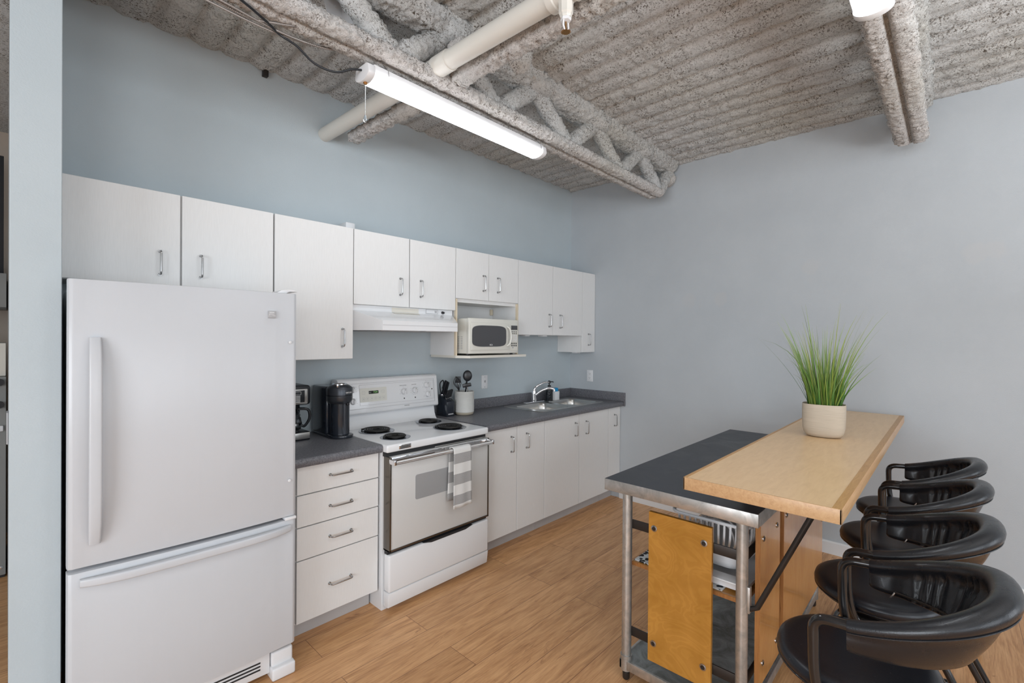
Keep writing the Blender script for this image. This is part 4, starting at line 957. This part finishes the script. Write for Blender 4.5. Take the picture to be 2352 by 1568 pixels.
def sidepanel(x0, x1, z0, z1):
    p = obj('side_panel', B().box(x0, x1, -2.420, -2.402, z0, z1, .001, 1), PLYS, t); obj('panel_edge', B().box(x0 - .0015, x0, -2.420, -2.402, z0, z1), PLYE, p, flat=True)
    for x in (x0 + .04, x1 - .05):
        for z in (z1 - .09, z0 + .08):
            b = B(); b.lathe([(.0115, 0), (.0115, .0025), (.008, .0035), (.006, .001)], (x, -2.420, z), 18, axis='-y'); bo = obj('bolt_washer', b, CHROME, p); obj('bolt_head', B().cyl((x, -2.42, z), (x, -2.4245, z), .0065, seg=6), IRON, bo)
sidepanel(-2.092, -1.812, .195, .850); sidepanel(-1.745, -.905, .180, .850)
obj('middle_shelf', B().box(-2.105, -.90, -2.370, -1.885, .500, .518, .001, 1), PLY, t)
b = B(); b.box(-2.1065, -2.105, -2.37, -1.885, .5005, .5175); obj('shelf_edge', b, PLYE, t, flat=True)
for x in (-2.145, -.93):
    obj('bar_brace', B().tube([(x, -2.398, .515), (x, -2.425, .53), (x, -2.640, 1.017)], .0100, 14), IRON, t)
    obj('brace_bracket', B().box(x - .012, x + .012, -2.402, -2.388, .50, .60, .003), GALV, t)
for x in (-1.95, -1.1):
    obj('bar_support', B().box(x - .03, x + .03, -2.40, -2.32, .9015, 1.0178, .002), IRON, t)
bx0, bx1, by0_, by1_ = -2.476, -.155, -2.730, -2.277
bt = obj('bar_top', B().box(bx0 + .003, bx1 - .003, by0_ + .003, by1_ - .003, 1.018, 1.0600), MAPLE, t, flat=True, label='pale maple bar top')
b = B(); b.box(bx0, bx0 + .006, by0_, by1_, 1.0175, 1.0603, .0015); b.box(bx1 - .006, bx1, by0_, by1_, 1.0175, 1.0603, .0015); b.box(bx0, bx1, by0_, by0_ + .006, 1.0175, 1.0603, .0015); b.box(bx0, bx1, by1_ - .006, by1_, 1.0175, 1.0603, .0015)
obj('edge_band', b, MEDGE, bt)
b = B(); b.box(bx0 + .004, bx1, by1_ - .012, by1_ - .001, 1.0598, 1.0608); b.box(bx0 + .004, bx1, by0_ + .001, by0_ + .024, 1.0598, 1.0608); obj('trim_strip', b, MTRIM, bt, flat=True)

# things on the middle shelf
o = solo('woven_mat', B().box(-2.095, -1.54, -2.28, -1.89, .5185, .524, .001), MATW, 'black and white woven mat lying on the island\'s middle shelf', 'mat', loc=(-1.8, -2.1, .5185))
t = thing('dish_rack', 'white plastic ribbed dish rack on a drip tray inside the island', 'dish rack', (-1.82, -2.18, .525))
b = B(); R_ = []
for ins, z in ((.014, .526), (.004, .530), (0, .556), (-.006, .560), (-.002, .556), (.010, .534), (.03, .532)):
    R_.append([(x, y, z) for x, y in rrect(-2.075 + ins, -1.58 - ins, -2.365 + ins, -2.06 - ins, .045, 6)])
b.rings(R_); obj('drip_tray', b, FROST, t, ang=50)
b = B(); b.box(-2.085, -2.02, -2.33, -2.22, .556, .563, .003); obj('tray_spout', b, FROST, t)
# basket: two rims joined by curved ribs
top_r = rrect(-2.05, -1.60, -2.362, -2.04, .05, 6); low_r = rrect(-1.99, -1.66, -2.31, -2.09, .05, 6)
b = B(); b.tube([(x, y, .776) for x, y in top_r], .007, 8, cyc=True); obj('rack_rim', b, FROST, t)
b = B(); R_ = [[(x, y, z) for x, y in rrect(-1.99 - d, -1.66 + d, -2.31 - d, -2.09 + d, .05, 6)] for d, z in ((-.02, .566), (0, .572), (.012, .60), (.016, .625))]; b.rings(R_, cap=True); obj('rack_base', b, FROST, t, ang=50)
def rib(p, q, o):
    P = [Vector((p[0], p[1], .774)), Vector((p[0] * .85 + q[0] * .15, p[1] * .85 + q[1] * .15, .70)), Vector(((p[0] + q[0] * 2) / 3, (p[1] + q[1] * 2) / 3, .645)), Vector((q[0], q[1], .605))]
    return B().tube(smooth(P, 4), .0048, 6)
for k in range(11):
    u = k / 10; obj('rib', rib((-2.05, -2.32 + .24 * u), (-1.985, -2.27 + .15 * u), 0), FROST, t)
for k in range(12):
    u = (k + .5) / 12; obj('rib', rib((-2.01 + .37 * u, -2.362), (-1.95 + .25 * u, -2.31), 0), FROST, t)
for k in range(7):      # plate dividers
    x = -1.96 + .045 * k; obj('divider', B().tube(smooth([(x, -2.29, .60), (x, -2.27, .72), (x, -2.20, .755), (x, -2.13, .72), (x, -2.11, .60)], 5), .004, 6), FROST, t)
t = thing('storage_tub', 'translucent grey plastic tub behind the dish rack inside the island', 'tub', (-1.2, -2.12, .519))
b = B(); R_ = [[(x, y, z) for x, y in rrect(-1.50 - d, -1.0 + d, -2.30 - d, -1.94 + d, .05, 6)] for d, z in ((-.02, .5195), (-.01, .524), (.01, .76), (.02, .765), (.006, .758), (-.014, .53))]; b.rings(R_); obj('tub_wall', b, PLG, t, ang=50)

# plant
px_, py_, pz_ = -1.300, -2.487, 1.0612
t = thing('potted_grass', 'tall artificial grass in a sand-coloured oval pot on the maple bar top', 'potted plant', (px_, py_, pz_), .12)
def sup(rx, ry, z, e=.75, k=44):
    o_ = []
    for i in range(k):
        a = 2 * PI * i / k; c, s_ = math.cos(a), math.sin(a); o_.append((rx * math.copysign(abs(c) ** e, c), ry * math.copysign(abs(s_) ** e, s_), z))
    return o_
b = B(); prof = [(.060, 0), (.076, .004), (.088, .018), (.0945, .045), (.0965, .10), (.0965, .158), (.095, .161), (.092, .158), (.090, .12), (.02, .12)]
b.rings([sup(r * .74, r * .95, z, .8) for r, z in prof]); obj('pot', b, POT, t, local=True, ang=50)
obj('soil', B().lathe([(.07, .125), (.068, .135), (.001, .138)], (0, 0, 0), 24, .85, 1.05), SOIL, t, local=True)
rg = random.Random(11); b = B(); bm = b.bm; uvl = bm.loops.layers.uv.new('UVMap')
for k in range(270):
    a = rg.uniform(0, 2 * PI); r0 = .066 * math.sqrt(rg.random()); bx_, by_ = r0 * math.cos(a) * .85, r0 * math.sin(a) * 1.05
    long_ = rg.random(); L_ = rg.uniform(.16, .32) if long_ < .55 else (rg.uniform(.30, .43) if long_ < .90 else rg.uniform(.42, .54))
    out = (r0 / .066) ** 1.1 * rg.uniform(.08, .50) + rg.uniform(0, .07)
    if k % 29 == 0: out += .35
    aa = a + rg.uniform(-.5, .5); dx, dy = math.cos(aa), math.sin(aa); wv = rg.uniform(.0017, .0040); droop = rg.uniform(0, .12) + (.3 if k % 23 == 0 else 0)
    sd = Vector((-dy, dx, 0)); ta = rg.uniform(0, PI); sd = (sd * math.cos(ta) + Vector((dx, dy, 0)) * math.sin(ta)); n_ = 7; ul = rg.random(); prev = None
    for i in range(n_ + 1):
        u = i / n_; h = L_ * (u - droop * u ** 3 * .7); o2 = L_ * out * (u * .55 + .45 * u * u) + L_ * droop * u ** 3 * .5
        c = Vector((bx_ + dx * o2, by_ + dy * o2, .128 + h)); w_ = wv * (1 - u ** 1.6) + .0003
        row = [bm.verts.new(c - sd * w_), bm.verts.new(c + sd * w_)]
        if prev:
            f = bm.faces.new((prev[0], prev[1], row[1], row[0]))
            for lp, (uu, vv) in zip(f.loops, ((ul, (i - 1) / n_), (ul, (i - 1) / n_), (ul, u), (ul, u))): lp[uvl].uv = (uu, vv)
        prev = row
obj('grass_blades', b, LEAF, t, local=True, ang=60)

# ------------------------------------------------------------------ bar stools (front of seat faces +y)
def make_stool(loc, label, rot=0):
    t = thing('bar_stool', label, 'bar stool', loc, rot, 'black leather bar stools along the bar'); lo = dict(local=True)
    ZA = .868
    # seat
    prof = [(.001, .640), (.150, .640), (.192, .650), (.206, .664), (.210, .678), (.206, .690), (.192, .698), (.165, .700), (.12, .697), (.06, .694), (.001, .693)]
    s_ = obj('seat', B().lathe(prof, (0, -.012, .006), 56, .92, .86), LEAS, t, ang=80, **lo)
    b = B(); b.tube([(.1895 * math.cos(a), -.012 + .177 * math.sin(a), .670) for a in [2 * PI * k / 56 for k in range(56)]], .0026, 6, cyc=True); obj('seat_piping', b, LEA, s_, **lo)
    # plan of the ring
    def plan(u):        # u 0..1 from left tip round the back to right tip
        P = plan.P; i = u * (len(P) - 1); k = min(int(i), len(P) - 2); return P[k].lerp(P[k + 1], i - k)
    ctl = []
    for k in range(17):
        a = PI * k / 16; sn = math.sin(a); cs = -math.cos(a); ctl.append((.207 * math.copysign(abs(cs) ** .8, cs), -.022 - .268 * sn ** .8, 0))
    plan.P = smooth(ctl, 10)
    NU = 150; rings = []; rg = random.Random(5); fold = [rg.uniform(-1, 1) for _ in range(60)]
    piping = []; zipp = []
    for k in range(NU + 1):
        u = k / NU; p = plan(u); q = plan(min(1, u + .01)) - plan(max(0, u - .01)); tg = q.normalized(); out = Vector((tg.y, -tg.x, 0))
        if out.dot(p - Vector((0, -.1, 0))) < 0: out = -out
        s = math.sin(PI * u); s2 = s ** .8
        rise = min(1, abs(p.y + .022) / .268) ** 1.25; rr = .0165 + .0125 * s2; dep = .055 + .080 * s2 + .005 * rise; lean = .004 + .050 * s2; thk = .007 + .004 * s2
        zt_ = ZA + .095 * rise; c = p + Vector((0, 0, zt_)); ring = []
        # roll on top (outside -> over -> inside), then inner face down, bottom, outer face up
        for m in range(13):
            a = -.65 + (PI + 1.1) * m / 12
            ring.append(c + out * (rr * math.cos(a)) + Vector((0, 0, rr * math.sin(a) * .9)))
        pleat = lambda v: (.0060 * math.sin(u * 125 + 2 * math.sin(u * 37)) + .0045 * noise.noise(Vector((u * 60, v * 3, 1)))) * (.35 + .65 * s2) * (1.0 if u < .97 and u > .03 else .2)
        for m in range(1, 7):
            v = m / 6; ring.append(c - out * (lean * v + thk * .9 + pleat(v) * (1.15 - .4 * v)) + Vector((0, 0, -rr * .55 - (dep - rr * .55) * v)))
        ring.append(c - out * (lean * 1.02 - .001) + Vector((0, 0, -dep - .006)))
        for m in range(6, 0, -1):
            v = m / 6; ring.append(c + out * (thk * .9 - lean * v + .006 * math.sin(PI * v)) + Vector((0, 0, -rr * .55 - (dep - rr * .55) * v)))
        rings.append(ring); piping.append(c + out * (rr * .80) + Vector((0, 0, -rr * .62)))
        zipp.append(c - out * (lean * .95 + thk + .004) + Vector((0, 0, -dep + .010)))
    b = B(); b.rings(rings); br = obj('backrest', b, LEA, t, ang=70, **lo)
    obj('backrest_piping', B().tube(piping, .0022, 6), LEA, br, **lo)
    obj('zipper', B().tube(zipp[8:-8], .0028, 6), IRON, br, **lo)
    e = zipp[-9]; b = B(); b.box(-.003, .003, -.002, .002, -.020, .0, .001); b.xf(Matrix.Translation(e) @ Matrix.Rotation(.5, 4, 'X')); obj('zipper_pull', b, CHROME, br, **lo)
    # one arm tube each side: forward from the leather, down and back in under the seat
    for sg in (-1, 1):
        P = [(sg * .207, -.06, ZA + .003), (sg * .207, -.022, ZA), (sg * .205, .046, ZA - .006), (sg * .205, .043, .72), (sg * .198, .022, .628), (sg * .15, -.06, .622), (sg * .10, -.10, .627)]
        obj('arm_tube', B().tube(fillet(P, .045, 7), .0125, 16), TUBE, t, **lo)
        P = [(sg * .150, .06, .628), (sg * .165, -.01, .622), (sg * .185, -.17, .36), (sg * .200, -.318, .060), (sg * .200, -.315, .013), (sg * .200, -.20, .013), (sg * .200, .235, .013), (sg * .12, .262, .013), (0, .262, .013)]
        obj('leg', B().tube(fillet(P, .075, 8), .0125, 16), TUBE, t, **lo)
    obj('footrest', B().tube([(-.185, -.17, .36), (.185, -.17, .36)], .010, 12), TUBE, t, **lo)
    obj('seat_bracket', B().box(-.165, .165, -.035, .075, .6345, .6405, .002), IRON, t, **lo)
    return t
SY = -2.755
s0 = make_stool((-2.520, SY, 0), 'black leather bar stool nearest the viewer, at the near end of the bar')
dup(s0, (-2.020, SY, 0), 'black leather bar stool second from the near end of the bar')
dup(s0, (-1.490, SY, 0), 'black leather bar stool third from the near end of the bar', -.02)
dup(s0, (-1.005, SY, 0), 'black leather bar stool farthest away, closest to the right wall', .03)

# ------------------------------------------------------------------ sliver of the next room, left of the partition
X = -4.070
struct('wall_laundry', B().box(-8, -4.062, 2.40, 2.5, 0, 3.1), bpy.data.materials['warm_beige_wall'], flat=True)
t = thing('laundry_appliance', 'grey appliance front glimpsed past the left edge of the partition', 'appliance', (-4.37, 1.71, 0))
LGR = plain('dull_grey_enamel', (.26, .26, .25), .4)
obj('casing', B().box(-4.67, X, 1.41, 2.09, .02, 1.27, .004), LGR, t); obj('plinth', B().box(-4.66, X - .004, 1.43, 2.07, 0, .03), BLKM, t)
for z in (1.235, 1.095): obj('control_knob', B().cyl((-4.10, 1.41, z), (-4.10, 1.385, z), .022, seg=20), BLKM, t)
obj('door_handle', B().box(-4.14, -4.082, 1.38, 1.41, .93, .965, .004), PLW, t); obj('round_foot', B().lathe([(.012, 0), (.008, .006), (.001, .007)], (-4.092, 1.409, .07), 14, axis='-y'), PCHROME, t)
solo('cream_box', B().box(-4.4, X - .0015, 1.44, 1.95, 1.272, 1.48, .004), BEIGE, 'cream box resting on the grey appliance at the left edge', 'box', loc=(-4.23, 1.70, 1.272))
t = thing('wall_shelf', 'pale grey shelf on the beige wall at the left edge', 'shelf', (-4.37, 2.1, 1.70)); obj('board', B().box(-4.67, X, 1.75, 2.398, 1.72, 1.95, .003), LGR, t)
solo('black_banner', B().box(-4.3, -4.084, 1.90, 1.94, 1.9505, 2.78, .003), BLKM, 'tall black object on the shelf at the left edge', 'banner', loc=(-4.19, 1.92, 1.9505))
M = Matrix.Translation((-4.0625, -.33, 1.18)); b = B(); b.box(-.006, 0, -.035, .035, -.06, .06, .002); b.xf(M); solo('switch_plate', b, PLG, 'grey plate on the left side of the partition wall', 'switch', loc=M.to_translation())
